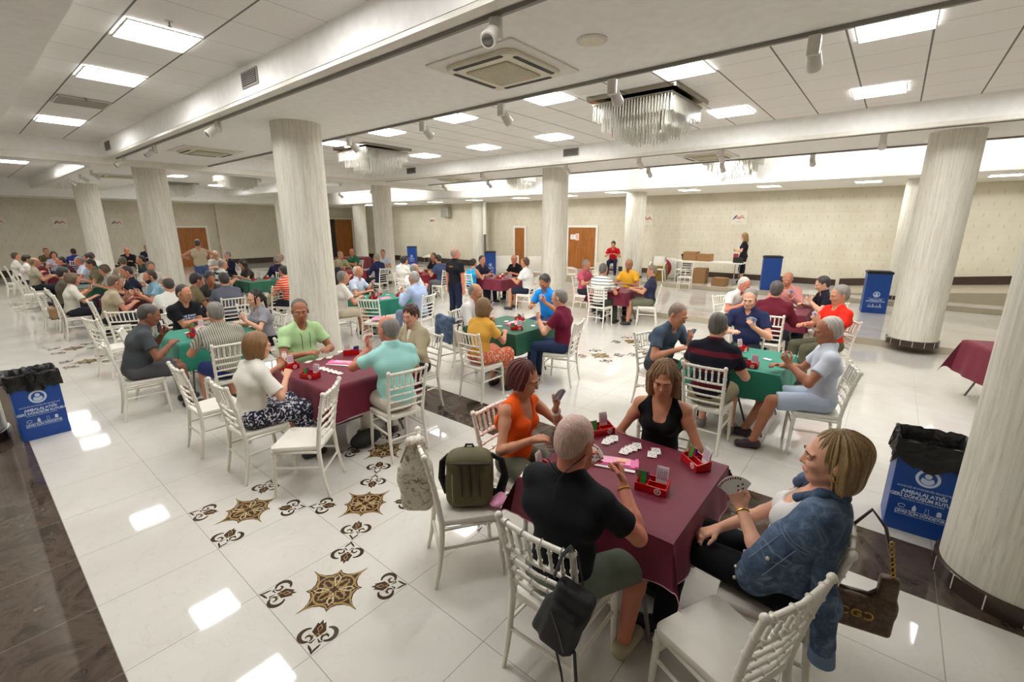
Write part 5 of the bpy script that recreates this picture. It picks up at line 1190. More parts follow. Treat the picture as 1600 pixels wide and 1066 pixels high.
# ---- bright green table
seat(1059, 489, 'N', 'bald man with glasses in a slate blue shirt leaning forward', lod=1, lean=20, nod=26, off=-18, tone='mid', hair=('shaved', (120, 100, 88)), top=('tee', (72, 88, 106)), glasses=1, bottom=('trousers', (60, 58, 56)), belly=.02, sc=1.03)
seat(1122, 512, 'W', 'man in a dark polo with gold piping, seen from behind beside a walking stick', lod=1, lean=9, nod=16, tone='fair', hair=('short', SALT), top=('polo', (0, 0, 0), cloth('stripe_b', (26, 26, 38), (92, 24, 36), .16, .3, 2)), bottom=('shorts', (150, 142, 112)), belly=.03, sc=1.03, shoes=(120, 116, 110))
seat(1171, 470, 'E', 'grey haired man in a navy polo facing the camera', lod=1, lean=9, nod=18, tone='fair', hair=('short', GREY), top=('polo', (36, 42, 76)), belly=.02, sc=1.05)
seat(1292, 520, 'S', 'white haired man in a pale blue linen shirt and shorts', lod=1, lean=2, nod=16, yaw=4, off=14, tone='tan', hair=('short', (176, 170, 160)), top=('polo', (196, 202, 216)), bottom=('shorts', (176, 188, 206)), shoes=(54, 34, 44), sc=1.02,
     legs={-1: (-.14, .43, .515, -.20, .55, .09), 1: (.10, .43, .515, .08, .62, .09)})
# ---- table of the orange red shirt
seat(1163, 446, 'N', zh=1.15, label='white haired man with glasses in a white polo, bending over the cards', lod=1, lean=24, nod=30, off=-25, tone='red', hair=('short', WHITE), top=('polo', (222, 218, 212)))
seat(1213, 456, 'W', 'dark grey haired man in a maroon cardigan seen from behind', lod=1, lean=8, nod=14, tone='mid', hair=('thick', (72, 66, 64)), top=('long', (96, 26, 40)), sc=1.04)
seat(1230, 441, 'E', zh=1.15, label='bald man in a pink shirt with a dark strap', lod=1, lean=8, nod=20, tone='mid', hair=('fringe', GREY), top=('long', (206, 138, 132)))
seat(1277, 448, 'S', zh=1.15, label='dark haired man in a black polo with white collar', lod=1, lean=12, nod=24, off=25, tone='fair', hair=('thick', (58, 50, 46)), top=('polo', (28, 28, 40)))
seat(1310, 466, 'S', 'grey haired man in an orange red t-shirt with a wrist watch', lod=1, lean=-2, nod=14, off=40, tone='mid', hair=('thick', (132, 124, 116)), top=('tee', (222, 42, 26)), bottom=('trousers', (86, 84, 66)), sc=1.05)
# ---- table by the step
seat(917, 414, 'N', 'man in a pink t-shirt at the table by the step', lod=2, lean=6, nod=16, tone='mid', hair=('short', GREY), top=('tee', (190, 84, 104)))
seat(943, 424, 'W', 'man in a white t-shirt with navy stripes seen from behind', lod=2, lean=8, nod=10, tone='mid', hair=('short', SALT), top=('tee', (0, 0, 0), cloth('stripe_c', (216, 214, 206), (52, 54, 72), .065, .24, 2)), bottom=('trousers', (56, 62, 52)), sc=1.06)
seat(985, 411, 'E', 'man in a yellow polo at the table by the step', lod=2, lean=4, nod=18, tone='tan', hair=('fringe', GREY), top=('polo', (226, 168, 48)), pxy=(10.55, 4.95), sc=1.06)
seat(1018, 424, 'S', 'man in a navy t-shirt and khaki shorts by the step', lod=2, lean=-2, nod=14, off=20, tone='mid', hair=('shaved', (120, 104, 92)), top=('tee', (46, 48, 72)), bottom=('shorts', (104, 104, 84)))
# ---- green table right behind the column
seat(537, 434, 'W', 'grey haired man in a white t-shirt and beige shorts by the big column', fans=False, lod=1, lean=8, nod=16, off=-10, tone='mid', hair=('short', GREY), top=('tee', (220, 216, 208)), bottom=('shorts', (196, 186, 164)))
seat(560, 425, 'N', 'white haired man in a pale blue polo behind the green table', lod=1, lean=6, nod=16, off=25, tone='mid', hair=('fringe', WHITE), top=('polo', (190, 200, 220)))
seat(646, 434, 'S', 'grey haired man in a light blue shirt seen from behind', lod=1, lean=10, nod=14, off=14, tone='mid', hair=('short', (150, 146, 140)), top=('long', (160, 178, 210)), bottom=('trousers', (120, 134, 160)))
# ---- table of the woman in turquoise
seat(742, 411, 'W', 'dark haired woman in a turquoise tank top seen from behind', lod=2, sex='f', lean=8, nod=12, tone='mid', hair=('bun', DARK), top=('tank', (20, 156, 206)))
seat(803, 405, 'E', 'bald man in a black t-shirt at the turquoise woman\'s table', lod=2, lean=12, nod=26, tone='red', hair=('fringe', GREY), top=('tee', (24, 24, 28)))
seat(820, 413, 'S', 'man in a white t-shirt and dark shorts, back turned', lod=2, lean=6, nod=14, off=10, tone='mid', hair=('short', BROWN), top=('tee', (222, 222, 220)), bottom=('shorts', (34, 38, 56)), sc=1.05)
seat(757, 408, 'N', 'man in dark clothes beside the woman in turquoise', lod=2, lean=6, nod=14, tone='mid', hair=('short', DARK), top=('tee', (40, 40, 58)))
# ---- red table behind the standing man
seat(632, 406, 'W', 'dark haired man in a white t-shirt near the second column', lod=2, lean=4, nod=12, tone='mid', hair=('thick', DARK), top=('tee', (220, 218, 210)))
seat(641, 404, 'N', 'bald man in white beyond the dark haired man', lod=2, lean=8, nod=14, tone='mid', hair=('fringe', GREY), top=('tee', (206, 210, 216)))
seat(684, 405, 'S', 'dark haired man in a slate blue t-shirt at the red table', lod=2, lean=10, nod=20, off=8, tone='mid', hair=('thick', DARK), top=('tee', (62, 74, 104)), bottom=('trousers', (110, 108, 116)))
seat(676, 402, 'E', 'bearded man in black beside the slate blue t-shirt', lod=2, lean=8, nod=16, tone='tan', hair=('short', DARK), top=('tee', (30, 30, 34)))
seat(648, 420, 'W', 'bald man in a white shirt before the red table', lod=2, lean=10, nod=16, tone='red', hair=('fringe', GREY), top=('tee', (216, 216, 214)))
# ---- far table of the men in green
seat(530, 412, 'W', 'woman with greying hair in black beside the big column', lod=2, sex='f', lean=10, nod=16, tone='mid', hair=('bob', (112, 98, 76)), top=('tee', (28, 28, 32)))
seat(533, 399, 'N', 'man in a light green shirt at the far red table', lod=2, lean=10, nod=16, tone='mid', hair=('short', GREY), top=('long', (134, 150, 108)))
seat(550, 394, 'E', 'man in a dark green t-shirt at the far red table', lod=2, lean=8, nod=16, tone='red', hair=('fringe', GREY), top=('tee', (36, 106, 76)))
seat(588, 403, 'S', 'man in a navy shirt on a chair before the slim column', lod=2, lean=6, nod=12, off=12, tone='mid', hair=('short', (130, 124, 104)), top=('long', (32, 34, 66)))
seat(598, 396, 'E', 'man in a pale shirt facing the navy shirted man', lod=2, lean=8, nod=18, off=30, tone='mid', hair=('short', BROWN), top=('tee', (186, 194, 206)))
# ---- green table of the striped polo
seat(337, 398, 'N', 'white haired person in a white shirt beyond the striped polo', lod=2, lean=8, nod=16, tone='fair', hair=('short', (206, 200, 170)), top=('tee', (210, 208, 200)))
seat(354, 395, 'E', 'grey haired man in a navy shirt with folded arms', lod=2, lean=6, nod=16, tone='fair', hair=('short', GREY), top=('long', (30, 30, 52)), zh=1.3)
seat(349, 413, 'W', 'man in a black and white striped polo', lod=2, lean=14, nod=20, tone='mid', hair=('fringe', GREY), top=('polo', (0, 0, 0), cloth('stripe_d', (206, 208, 204), (24, 40, 40), .16, .35, 2)))
seat(381, 414, 'E', 'dark haired woman in a black and white top at the green table', lod=2, sex='f', lean=16, nod=24, tone='mid', hair=('bob', DARK), top=('tee', (60, 56, 54)))
seat(421, 409, 'S', 'grey haired man in navy with his back to a white chair', lod=2, lean=8, nod=14, tone='mid', hair=('short', GREY), top=('long', (30, 30, 56)))
seat(437, 403, 'E', 'grey haired man in white half hidden by the big column', lod=2, lean=8, nod=14, tone='mid', hair=('fringe', (150, 140, 130)), top=('tee', (206, 200, 192)))
seat(442, 424, 'S', 'dark haired man in an orange and white striped t-shirt', lod=2, lean=10, nod=16, off=20, tone='mid', hair=('short', (44, 40, 40)), top=('tee', (0, 0, 0), cloth('stripe_e', (216, 62, 34), (222, 206, 184), .05, .3, 2)))
# ---- between that table and the teal one
seat(314, 438, 'W', 'dark haired man in olive behind the black t-shirt', lod=2, lean=14, nod=22, tone='tan', hair=('thick', DARK), top=('tee', (112, 104, 76)))
seat(326, 436, 'N', 'dark haired person in a dark grey shirt bending forward', lod=2, lean=18, nod=26, tone='tan', hair=('thick', (40, 36, 34)), top=('long', (66, 64, 64)))
seat(345, 436, 'S', 'dark haired man in a grey t-shirt seen from behind', lod=2, lean=8, nod=14, tone='mid', hair=('thick', (48, 42, 42)), top=('tee', (92, 94, 106)))
# ---- maroon table of the bearded man
seat(181, 440, 'W', 'brown haired man in a beige t-shirt leaning over his cards', lod=1, lean=16, nod=26, tone='mid', hair=('short', (98, 82, 66)), top=('tee', (172, 160, 136)), near=True)
seat(233, 432, 'E', 'bearded man with glasses in a light blue polo', lod=1, lean=6, nod=16, tone='mid', hair=('short', (56, 38, 30)), top=('polo', (128, 168, 186)), glasses=1, beard=(40, 28, 24), near=False)
seat(265, 441, 'S', 'dark haired man in a white t-shirt seen from behind', lod=2, lean=8, nod=14, tone='mid', hair=('fringe', (60, 54, 52)), top=('tee', (214, 214, 206)))
seat(234, 416, 'N', 'person with light brown hair in a white shirt beyond the bearded man', lod=2, lean=14, nod=14, tone='mid', hair=('thick', (112, 94, 74)), top=('tee', (204, 200, 190)))
# ---- green table behind the tote
seat(115, 437, 'W', 'brown haired woman in a white blouse with a tote on her chair', lod=1, sex='f', lean=10, nod=14, tone='mid', hair=('pixie', (96, 78, 58)), top=('blouse', (208, 204, 190)), near=True)
seat(101, 427, 'W', 'dark haired person hidden behind the white bloused woman', lod=2, lean=8, nod=14, tone='mid', hair=('thick', (40, 44, 42)), top=('tee', (90, 84, 70)))
seat(163, 421, 'E', 'brown haired woman in a pale blouse, head bent', lod=2, sex='f', lean=14, nod=26, tone='mid', hair=('pixie', (84, 68, 50)), top=('blouse', (176, 166, 152)))
seat(190, 409, 'S', 'man with thick grey hair beyond the beige t-shirt', lod=2, lean=10, nod=18, tone='mid', hair=('thick', (92, 78, 66)), top=('tee', (170, 150, 132)))
seat(197, 425, 'E', 'person in a navy top between two tables', lod=2, lean=10, nod=18, tone='mid', hair=('short', DARK), top=('tee', (28, 34, 54)))
# ---- far left tables
seat(26, 401, 'W', 'dark haired man in white, first in the row at the far left', lod=2, lean=6, nod=14, tone='mid', hair=('short', (70, 60, 48)), top=('tee', (212, 206, 198)))
seat(43, 405, 'W', 'man with black hair in white, second in the row at left', lod=2, lean=10, nod=18, tone='mid', hair=('thick', DARK), top=('tee', (206, 202, 194)))
seat(55, 410, 'W', 'balding man in a beige t-shirt on the outer left chair', lod=2, lean=8, nod=16, tone='mid', hair=('fringe', (120, 104, 80)), top=('tee', (166, 158, 138)), near=True)
seat(72, 393, 'N', 'brown haired person in olive before the back wall', lod=2, lean=8, nod=14, tone='mid', hair=('short', BROWN), top=('tee', (96, 88, 62)))
seat(83, 398, 'N', 'dark brown haired person in a lilac top', lod=2, sex='f', lean=8, nod=14, tone='mid', hair=('bob', (60, 44, 34)), top=('tee', (176, 170, 186)))
seat(95, 408, 'E', 'person in black between lilac and teal tops', lod=2, lean=10, nod=16, tone='mid', hair=('short', DARK), top=('tee', (30, 28, 38)))
seat(108, 404, 'E', 'dark haired man in a teal t-shirt', lod=2, lean=10, nod=18, tone='mid', hair=('thick', (46, 36, 36)), top=('tee', (34, 122, 108)))
seat(114, 394, 'S', 'dark haired man in blue before the back wall', lod=2, lean=8, nod=14, tone='mid', hair=('short', (52, 40, 34)), top=('tee', (44, 62, 130)))
seat(122, 408, 'E', 'grey haired man with a red face in a pale blue shirt', lod=2, lean=6, nod=18, tone='red', hair=('short', GREY), top=('polo', (194, 204, 220)), near=False)
seat(143, 401, 'S', 'brown haired man in white leaning forward, far left group', lod=2, lean=10, nod=20, tone='mid', hair=('short', BROWN), top=('tee', (208, 204, 196)))
seat(143, 412, 'E', 'dark brown haired person in grey, far left group', lod=2, lean=10, nod=20, tone='mid', hair=('thick', (58, 44, 38)), top=('tee', (122, 114, 90)))
seat(198, 392, 'N', 'bald man in black beside the second left column', lod=2, lean=8, nod=14, tone='red', hair=('fringe', GREY), top=('long', (26, 28, 34)), off=-20)
seat(229, 388, 'N', 'man in navy standing out against the column at left', lod=2, lean=4, nod=14, tone='mid', hair=('short', (110, 80, 50)), top=('long', (30, 32, 54)))
seat(218, 406, 'E', 'person in a dark green top below the man in black', lod=2, lean=10, nod=16, tone='mid', hair=('short', DARK), top=('tee', (26, 54, 52)))
# ---- by the walls
seat(957, 396, 'E', 'man in a red and black shirt seated by the wall, arms folded', lod=2, lean=16, nod=26, tone='mid', hair=('thick', DARK), top=('tee', (178, 18, 30)), bottom=('trousers', (30, 38, 66)), z0=Z2, pxy=(16.9, 8.65), off=20)
x, y = at(713, 508); person(x, y, -88, 'standing man in a black t-shirt and jeans beside the green table', lod=1, stand=True, lean=2, nod=2, yaw=-10, tone='red', hair=('shaved', (150, 120, 108)), top=('tee', (22, 22, 26)), bottom=('trousers', (28, 34, 56)), sc=1.0, belly=.01,
     extra=lambda P: (lambda m: (m.tube([tuple(P['A1'] + P['u2'] * (.13 + .03 * math.sin(t * 9)) - P['fw'] * .118 + P['sx'] * (-.05 + .1 * t)) for t in (0, .25, .5, .75, 1)], .008, 6), m.build('back_print', mat('print_orange', (214, 130, 70), .7), P['obj'])))(MB()))
x, y = at(312, 462); person(x, y - .6, -20, 'standing man in a sleeveless beige shirt and jeans, seen from behind', lod=2, stand=True, lean=4, nod=8, tone='mid', hair=('fringe', (70, 62, 56)), top=('vest', (186, 174, 150)), bottom=('trousers', (76, 96, 136)), sc=1.04, belly=.03,
     hands={1: (.36, .25, 1.22, (.9, -.3, -.3), None, None, 25), -1: (-.36, .25, 1.22, (-.9, -.3, -.3), None, None, 25)})
x, y = at(1160, 432, Z2); person(17.3, 3.92, 10, 'standing woman in a long black dress looking at her phone', lod=2, stand=True, z0=Z2, sex='f', lean=3, nod=18, tone='fair', hair=('long', (128, 98, 58)), top=('tee', (28, 24, 30)), bottom=('skirt', (26, 22, 28)), sc=.97, hands={-1: (-.10, .26, 1.12), 1: (.10, .27, 1.10)})

build_seats()
# ================================================================== EMPTY CHAIRS
def echair(x, y, head, label, near=True, z0=0.): return chair(x, y, head, label, near, z0)
echair(1.81, .31, -23, 'empty white spindle-backed chair at the bottom edge of the photo')
C_bag = echair(1.84, 1.90, -124, 'white chair with the olive backpack on its seat')
echair(1.62, 3.62, 42, 'empty white chair at the corner of the maroon table before the column')
echair(1.47, 7.42, -105, 'empty white chair with a black phone on its seat')
echair(1.66, 9.35, -30, 'empty white chair seen from behind, left of the teal table')
echair(1.35, 8.75, -75, 'empty white chair turned sideways behind the chair with the phone')
echair(1.42, 5.05, -90, 'white chair behind the chair of the woman in the white blouse')
echair(4.86, 7.30, -60, 'white chair with a pink bag on its seat, right of the big column')
echair(4.62, 4.85, -100, 'white chair with a denim jacket over its back')
echair(3.05, 8.05, 170, 'empty white chair behind the woman with the ponytail')
echair(4.35, 10.6, 30, 'white chair with a beige bag, left of the big column', True)
echair(7.3, 9.3, -90, 'empty white chair right of the standing man in black', False)
echair(1.25, 13.9, -90, 'empty white chair left of the bent brown haired woman', False)
echair(1.2, 17.2, -90, 'empty white chair in the outer row at the far left', False)
echair(1.15, 21.2, -90, 'farthest empty white chair of the outer left row', False)
echair(2.9, 12.9, 20, 'empty white chair beyond the man with the beard', False)
echair(6.6, 12.6, 90, 'empty white chair at the far green table', False)
# the raised strip by the wall
echair(15.1, 5.1, 100, 'white spindle-backed chair by the white folding table, nearer one', False, Z1 if 15.1 < STX2 else Z2)
echair(16.2, 5.55, 80, 'white chair with a dark jacket hung over its back', False, Z2)
def plastic_chair(x, y, head, label, z0=0):
    o = empty('plastic_chair', (x, y, z0), R(head), label, 'chair', 'white moulded plastic armchairs')
    m = MB(); m.rbox((0, 0, .42), (.46, .44, .03), .08, 4); m.build('seat', M_white, o)
    V = [(.23 * math.cos(a), -.10 - .14 * math.sin(a) * 1.0, 0) for a in [k * math.pi / 12 for k in range(13)]]; vs = []; n = len(V)
    for zz, sc in ((.42, 1), (.62, 1.05), (.78, 1.05), (.86, .9)): vs += [(p[0] * sc, p[1] - (zz - .42) * .18, zz) for p in V]
    for zz, sc in ((.86, .84), (.42, .92)): vs += [(p[0] * sc, p[1] - (zz - .42) * .18 + .012, zz) for p in V]
    m = MB(); m.add(vs, [(i + n * k, i + 1 + n * k, i + 1 + n * (k + 1), i + n * (k + 1)) for k in range(5) for i in range(n - 1)]); m.build('backrest', M_white, o)
    for sx in (-1, 1):
        m = MB(); m.tube([(sx * .24, -.16, .66), (sx * .26, .05, .65), (sx * .25, .20, .60), (sx * .235, .21, .42)], [.02, .024, .022, .02], 8); m.build('armrest', M_white, o)
        for sy in (-1, 1): m = MB(); m.tube([(sx * .19, sy * .17, .42), (sx * .25, sy * .23, 0)], [.028, .018], 8); m.build('leg', M_white, o)
plastic_chair(14.6, 9.15, -150, 'white plastic armchair in front of the brown double door, left one')
plastic_chair(15.0, 7.4 + 1.0, 60, 'white plastic armchair behind the man in the pink t-shirt')
plastic_chair(15.9, 6.35, 100, 'white plastic armchair beside the white slim column', Z2)

# ================================================================== CARDS, BOXES AND BOARDS
for x, y, a, l in ((2.27, .84, 8, 'red bidding box nearest the camera on the foreground table'), (2.70, .74, -40, 'red bidding box at the right corner of the foreground table'), (2.74, 1.42, 60, 'red bidding box half hidden behind the shaved head'),
                   (1.99, 1.40, 100, 'red bidding box hidden behind the man in the black t-shirt')): bidding_box(x, y, -90 + a, l)
board(2.40, 1.14, -68, 'pink board tray with yellow and red labels on the foreground table')
for i, (px, py) in enumerate(((948, 691), (953, 688), (959, 686))):
    x, y = at(px, py, TZ); card(x, y, -75 + 6 * i, '%s card of the fanned row beside the shaved head' % ORD[i], k=i, group='cards of the left row on the foreground table')
for i, (px, py) in enumerate(((976, 706), (982, 703), (989, 701), (995, 698))):
    x, y = at(px, py, TZ); card(x, y, -80 + 6 * i, '%s card from the left in the middle row on the foreground table' % ORD[i], k=i, group='cards of the middle row on the foreground table')
for i, (px, py) in enumerate(((1019, 711), (1025, 706))):
    x, y = at(px, py, TZ); card(x, y, -70 + 8 * i, ('lower' if i == 0 else 'upper') + ' card of the right pair on the foreground table', k=i, group='cards of the right pair on the foreground table')
m = MB(); m.rbox((0, 0, .001), (.15, .09, .001), .004); m.build('score_slip', M_card, None, 0, (1.98, 1.48, TZ + .004), R(20), label='white paper slip by the elbow of the woman in orange', cat='paper')
for x, y, a, l in ((2.02, 4.22, 20, 'red bidding box at the front edge of the table before the column'), (2.02, 4.66, 90, 'red bidding box between the white blouse and the green t-shirt'), (2.74, 4.66, -120, 'red bidding box at the far corner of the table before the column'),
                   (2.80, 4.20, 90, 'red bidding box beside the woman in the beige cardigan')): bidding_box(x, y, a - 90, l)
board(2.47, 4.40, -60, 'pink board tray on the table before the big column')
for i, (px, py) in enumerate(((482, 566), (499, 562), (515, 559), (532, 550), (503, 576), (509, 578), (516, 580), (523, 582), (530, 584))):
    x, y = at(px, py, TZ); card(x, y, -60 + 7 * i, 'white playing card, %s from the left on the table before the column' % ORD[i], k=i % 2, group='cards on the table before the column')
bb = [(1.86, 7.05, 0, 'red bidding box at the near corner of the teal table'), (2.05, 7.5, 60, 'red bidding box in the middle of the teal table'),
      (4.93, 4.52, 20, 'red bidding box behind the mustard top'), (5.48, 4.35, -30, 'red bidding box between the men in blue and maroon'), (4.95, 3.98, 40, 'red bidding box at the near corner of the dark green table'),
      (5.13, .98, 0, 'red bidding box at the near corner of the bright green table'), (5.75, 1.22, 60, 'red bidding box before the man in navy'), (5.3, 1.45, 100, 'red bidding box between slate blue and navy shirts'),
      (5.3, 8.0, 0, 'red bidding box left on the table behind the big column'), (5.65, 8.35, 40, 'red bidding box at the back of the table behind the column'), (5.85, 7.9, -40, 'red bidding box before the light blue shirt'),
      (9.5, 4.75, 0, 'red bidding box before the man in yellow'), (9.9, 5.1, 60, 'red bidding box at the back of the table by the step'), (9.65, 8.4, 0, 'red bidding box before the woman in turquoise'), (10.1, 8.7, 50, 'red bidding box before the bald man in black'),
      (9.0, 1.3, 0, 'red bidding box before the maroon cardigan'), (9.5, 1.6, 60, 'red bidding box before the pink shirt'), (9.05, 11.1, 0, 'red bidding box on the red table behind the standing man'), (5.1, 13.2, 0, 'red bidding box before the striped polo'), (5.5, 13.4, 30, 'red bidding box before the navy shirts, far green table'),
      (2.1, 11.75, 0, 'red bidding box before the bearded man'), (2.35, 12.0, 40, 'red bidding box on the bearded man\'s table, back one'), (2.1, 15.1, 0, 'red bidding box on the green table beyond the tote'), (2.1, 19.2, 0, 'red bidding box on the far left maroon table'), (8.1, 13.8, 0, 'red bidding box on the far table of the men in green')]
for x, y, a, l in bb: bidding_box(x, y, a - 90, l, near=y < 8.6 and x < 7, group='red bidding boxes on the farther tables')
board(5.22, 4.28, 10, 'red and pink board tray on the dark green middle table'); board(5.45, 7.85, 10, 'pink board tray on the green table behind the big column'); board(5.35, 1.18, 20, 'pink board tray on the bright green table')
tb = [('teal table', 2.1, 7.2), ('dark green middle table', 5.2, 4.2), ('bright green table', 5.5, 1.15), ('green table behind the column', 5.55, 8.2), ('table of the man in yellow', 9.75, 4.85), ('table of the turquoise woman', 9.85, 8.5),
      ('table of the maroon cardigan', 9.25, 1.45), ('far green table', 5.3, 13.3), ('table of the bearded man', 2.25, 11.9)]
rr = random.Random(3)
for nm_, x, y in tb:
    pts = []
    for i in range(5): a = R(72 * i + rr.uniform(-15, 15)); pts.append((x + .27 * math.cos(a), y + .27 * math.sin(a)))
    pts.sort(key=lambda p: float(_R[:2] @ np.array(p)) / float(_F[:2] @ np.array(p)))
    for i, (cx, cy) in enumerate(pts): card(cx, cy, rr.uniform(0, 180), '%s playing card on the %s' % (('leftmost', 'second leftmost', 'middle', 'second rightmost', 'rightmost')[i], nm_), k=i % 2, group='cards on the ' + nm_)

# ================================================================== BAGS AND CLOTHES
class BX:
    def __init__(s, c, r, M=None, rad=.02, k=.02, clip=(), op='+'): s.c, s.r, s.M, s.rad, s.k, s.clip, s.op = np.array(c, float), np.array(r, float), (np.eye(3) if M is None else M), rad, k, clip, op
    def box(s): e = np.abs(s.M * s.r[:, None]).sum(0); return s.c - e, s.c + e
    def d(s, x, y, z, off):
        q = 0; mx = -9.
        for i in range(3):
            a = np.abs(s.M[i, 0] * (x - s.c[0]) + s.M[i, 1] * (y - s.c[1]) + s.M[i, 2] * (z - s.c[2])) - (s.r[i] - s.rad); q = q + np.maximum(a, 0) ** 2; mx = np.maximum(mx, a)
        return np.sqrt(q) + np.minimum(mx, 0) - s.rad - off
def soft(name, prims, m, parent=None, h=.006, amp=.006, seed=1, loc=None, rz=None, post=None, **t):
    V, Q = field(prims, h, 0, noise=folds(seed, amp), post=post); o = link(name, np_mesh(name, V, Q, m), None, parent, loc, rz); return tagp(o, **t)
M_olive = mat('olive_nylon', (92, 86, 58), .75, bump=(160, .3)); M_ol2 = mat('olive_dark', (62, 58, 40), .75); M_blkn = mat('black_nylon', (24, 24, 27), .65, bump=(200, .3)); M_zip = mat('zip_metal', (170, 160, 120), .3, .8)
# olive backpack, seen from its front; local x across, -y towards the camera side
o = soft('backpack', [BX((0, 0, .17), (.15, .085, .17), None, .06), BX((0, -.045, .13), (.125, .05, .12), None, .04, .03), EL((0, 0, .32), (.12, .07, .05), None, .05)], M_olive, amp=.006, seed=5, loc=(1.85, 1.87, .462), rz=R(-50), post=lambda F, X, Y, Z: np.maximum(F, .004 - Z), label='olive green backpack standing on a white chair', cat='backpack')
m = MB(); m.tube([(.13, .04, .31), (.20, .03, .28), (.225, .03, .16), (.19, .03, .04), (.14, .04, .03)], .016, 8, flat=2.2); m.build('shoulder_strap', M_blkn, o)
m = MB(); m.tube([(-.13, .04, .31), (-.175, .03, .27), (-.185, .03, .16), (-.15, .03, .05)], .014, 8, flat=2.2); m.build('shoulder_strap', M_blkn, o)
m = MB(); m.tube([(-.03, .02, .355), (-.02, .02, .39), (.02, .02, .39), (.03, .02, .355)], .008, 8); m.build('grab_handle', M_blkn, o)
for x0 in (-.055, .0, .055): m = MB(); m.tube([(x0, -.085, .30), (x0 + .004, -.104, .22), (x0 + .01, -.104, .10)], .0075, 6, flat=1.6); m.build('front_strap', M_ol2, o)
m = MB(); m.tube([(-.10, -.088, .24), (-.101, -.1, .16), (-.10, -.097, .05)], .004, 6); m.build('zip', M_zip, o)
m = MB(); m.tube([(-.13, -.06, .30), (-.05, -.092, .315), (.05, -.092, .315), (.13, -.06, .30)], .010, 6); m.build('top_flap_edge', M_ol2, o)
# cream scarf-like bag hanging over the back of the same chair
g = newmat('cream_print'); v, x, y, z = g.xyz(); f = g.noise(v, 16, 3, 2.0); g.l(g.ramp(f, (.40, lin((214, 208, 196))), (.56, lin((204, 196, 180))), (.60, lin((120, 108, 88))), (.66, lin((206, 200, 186)))), g.b.inputs['Base Color']); g.b.inputs['Roughness'].default_value = .8; M_cream = g.m
o = soft('fabric_bag', [BX((0, 0, -.30), (.10, .05, .17), None, .05, .05), RC((-.02, 0, -.02), (-.05, 0, -.24), .035, .055, .06), RC((.03, .0, .0), (.05, .0, -.24), .03, .05, .06), RC((-.02, .0, .01), (.04, .0, .01), .03, .03, .03)], M_cream, amp=.012, seed=9, loc=(1.60, 2.10, .90), rz=R(-50), label='cream patterned cloth bag hanging from the back of the backpack\'s chair', cat='bag')
m = MB(); m.tube([(-.08, -.03, -.12), (-.03, -.05, .0), (.02, -.05, .02), (.06, -.03, -.12)], .006, 6); m.build('bag_strap', mat('tan_strap', (150, 130, 100), .6), o)
# pink carrier bag on that seat
soft('plastic_bag', [EL((0, 0, .035), (.07, .06, .03)), RC((.04, .02, .04), (.10, .03, .05), .02, .012, .03)], mat('pink_film', (226, 150, 186), .3), amp=.010, seed=3, loc=(1.93, 1.70, .458), label='crumpled pink carrier bag on the edge of the backpack\'s chair', cat='bag')
# black messenger bag on the right post of the man's chair
P1 = SEATS[0]; px_, py_ = P1['p']
cx, cy = px_ - .27 + .05, py_ - .20
_a = R(16); _T = np.array([[1, 0, 0], [0, math.cos(_a), math.sin(_a)], [0, -math.sin(_a), math.cos(_a)]])
o = soft('messenger_bag', [BX((0, 0, -.31), (.042, .085, .165), _T, .03), BX((-.035, .01, -.34), (.03, .068, .11), _T, .02, .02), RC((-.01, .06, -.26), (-.02, .13, -.40), .035, .018, .03)], M_blkn, amp=.006, seed=6, loc=(cx - .035, cy, .93), rz=R(8), label='black messenger bag hanging from the chair of the man in black', cat='bag')
m = MB(); m.tube([(-.0, .06, -.14), (.01, .03, -.03), (.028, .0, .012), (.05, -.02, -.03), (.02, -.06, -.14)], .012, 6, flat=.35); m.build('shoulder_strap', M_blkn, o)
m = MB(); m.tube([(-.02, -.05, -.44), (-.03, -.07, -.60), (-.02, -.05, -.70), (-.03, -.02, -.72), (-.03, .0, -.58), (-.03, .03, -.46)], .018, 6, flat=.3); m.build('loose_strap', M_blkn, o)
m = MB(); m.tube([(-.064, .04, -.25), (-.068, .0, -.34), (-.066, -.02, -.42)], .003, 5); m.build('zip', M_grey, o)
# brown handbag with gilt letters on the woman's chair
P4 = SEATS[3]; px_, py_ = P4['p']
g = newmat('brown_canvas'); v, x, y, z = g.xyz(); f = g.noise(v, 34, 2, 1.0); g.l(g.ramp(f, (.46, lin((86, 64, 46))), (.54, lin((104, 80, 58)))), g.b.inputs['Base Color']); g.b.inputs['Roughness'].default_value = .5; M_hb = g.m
o = soft('handbag', [BX((0, 0, -.50), (.150, .036, .095), None, .02, .02), BX((.105, 0, -.38), (.040, .028, .10), None, .02, .03), BX((-.115, 0, -.41), (.030, .028, .06), None, .02, .03)], M_hb, amp=.002, seed=2, loc=(px_ + .20, py_ - .30, .90), rz=R(-78), label='brown canvas handbag with gilt letters hanging from the denim woman\'s chair', cat='handbag')
m = MB(); m.tube([(-.13, 0, -.352), (-.085, 0, -.395), (-.03, 0, -.41), (.04, 0, -.40), (.075, 0, -.36), (.10, 0, -.285)], .009, 8); m.build('rim', mat('dark_leather', (52, 38, 30), .4), o)
m = MB(); m.tube([(.115, 0, -.29), (.10, .02, -.20), (.06, .04, -.06), (.0, .05, .012), (-.06, .04, -.08), (-.115, .0, -.35)], .008, 6); m.build('leather_strap', MATS['dark_leather'], o)
m = MB()
for k in range(9):
    t = k / 8; c = Vector((.118, -.014, -.31)).lerp(Vector((.085, .012, -.12)), t); m.tube([(c.x + .008 * math.cos(a), c.y + (.006 * math.sin(a) if k % 2 else 0), c.z + (.014 * math.sin(a))) for a in [q * math.pi / 4 for q in range(9)]], .0028, 5)
m.build('gilt_chain', M_gold, o)
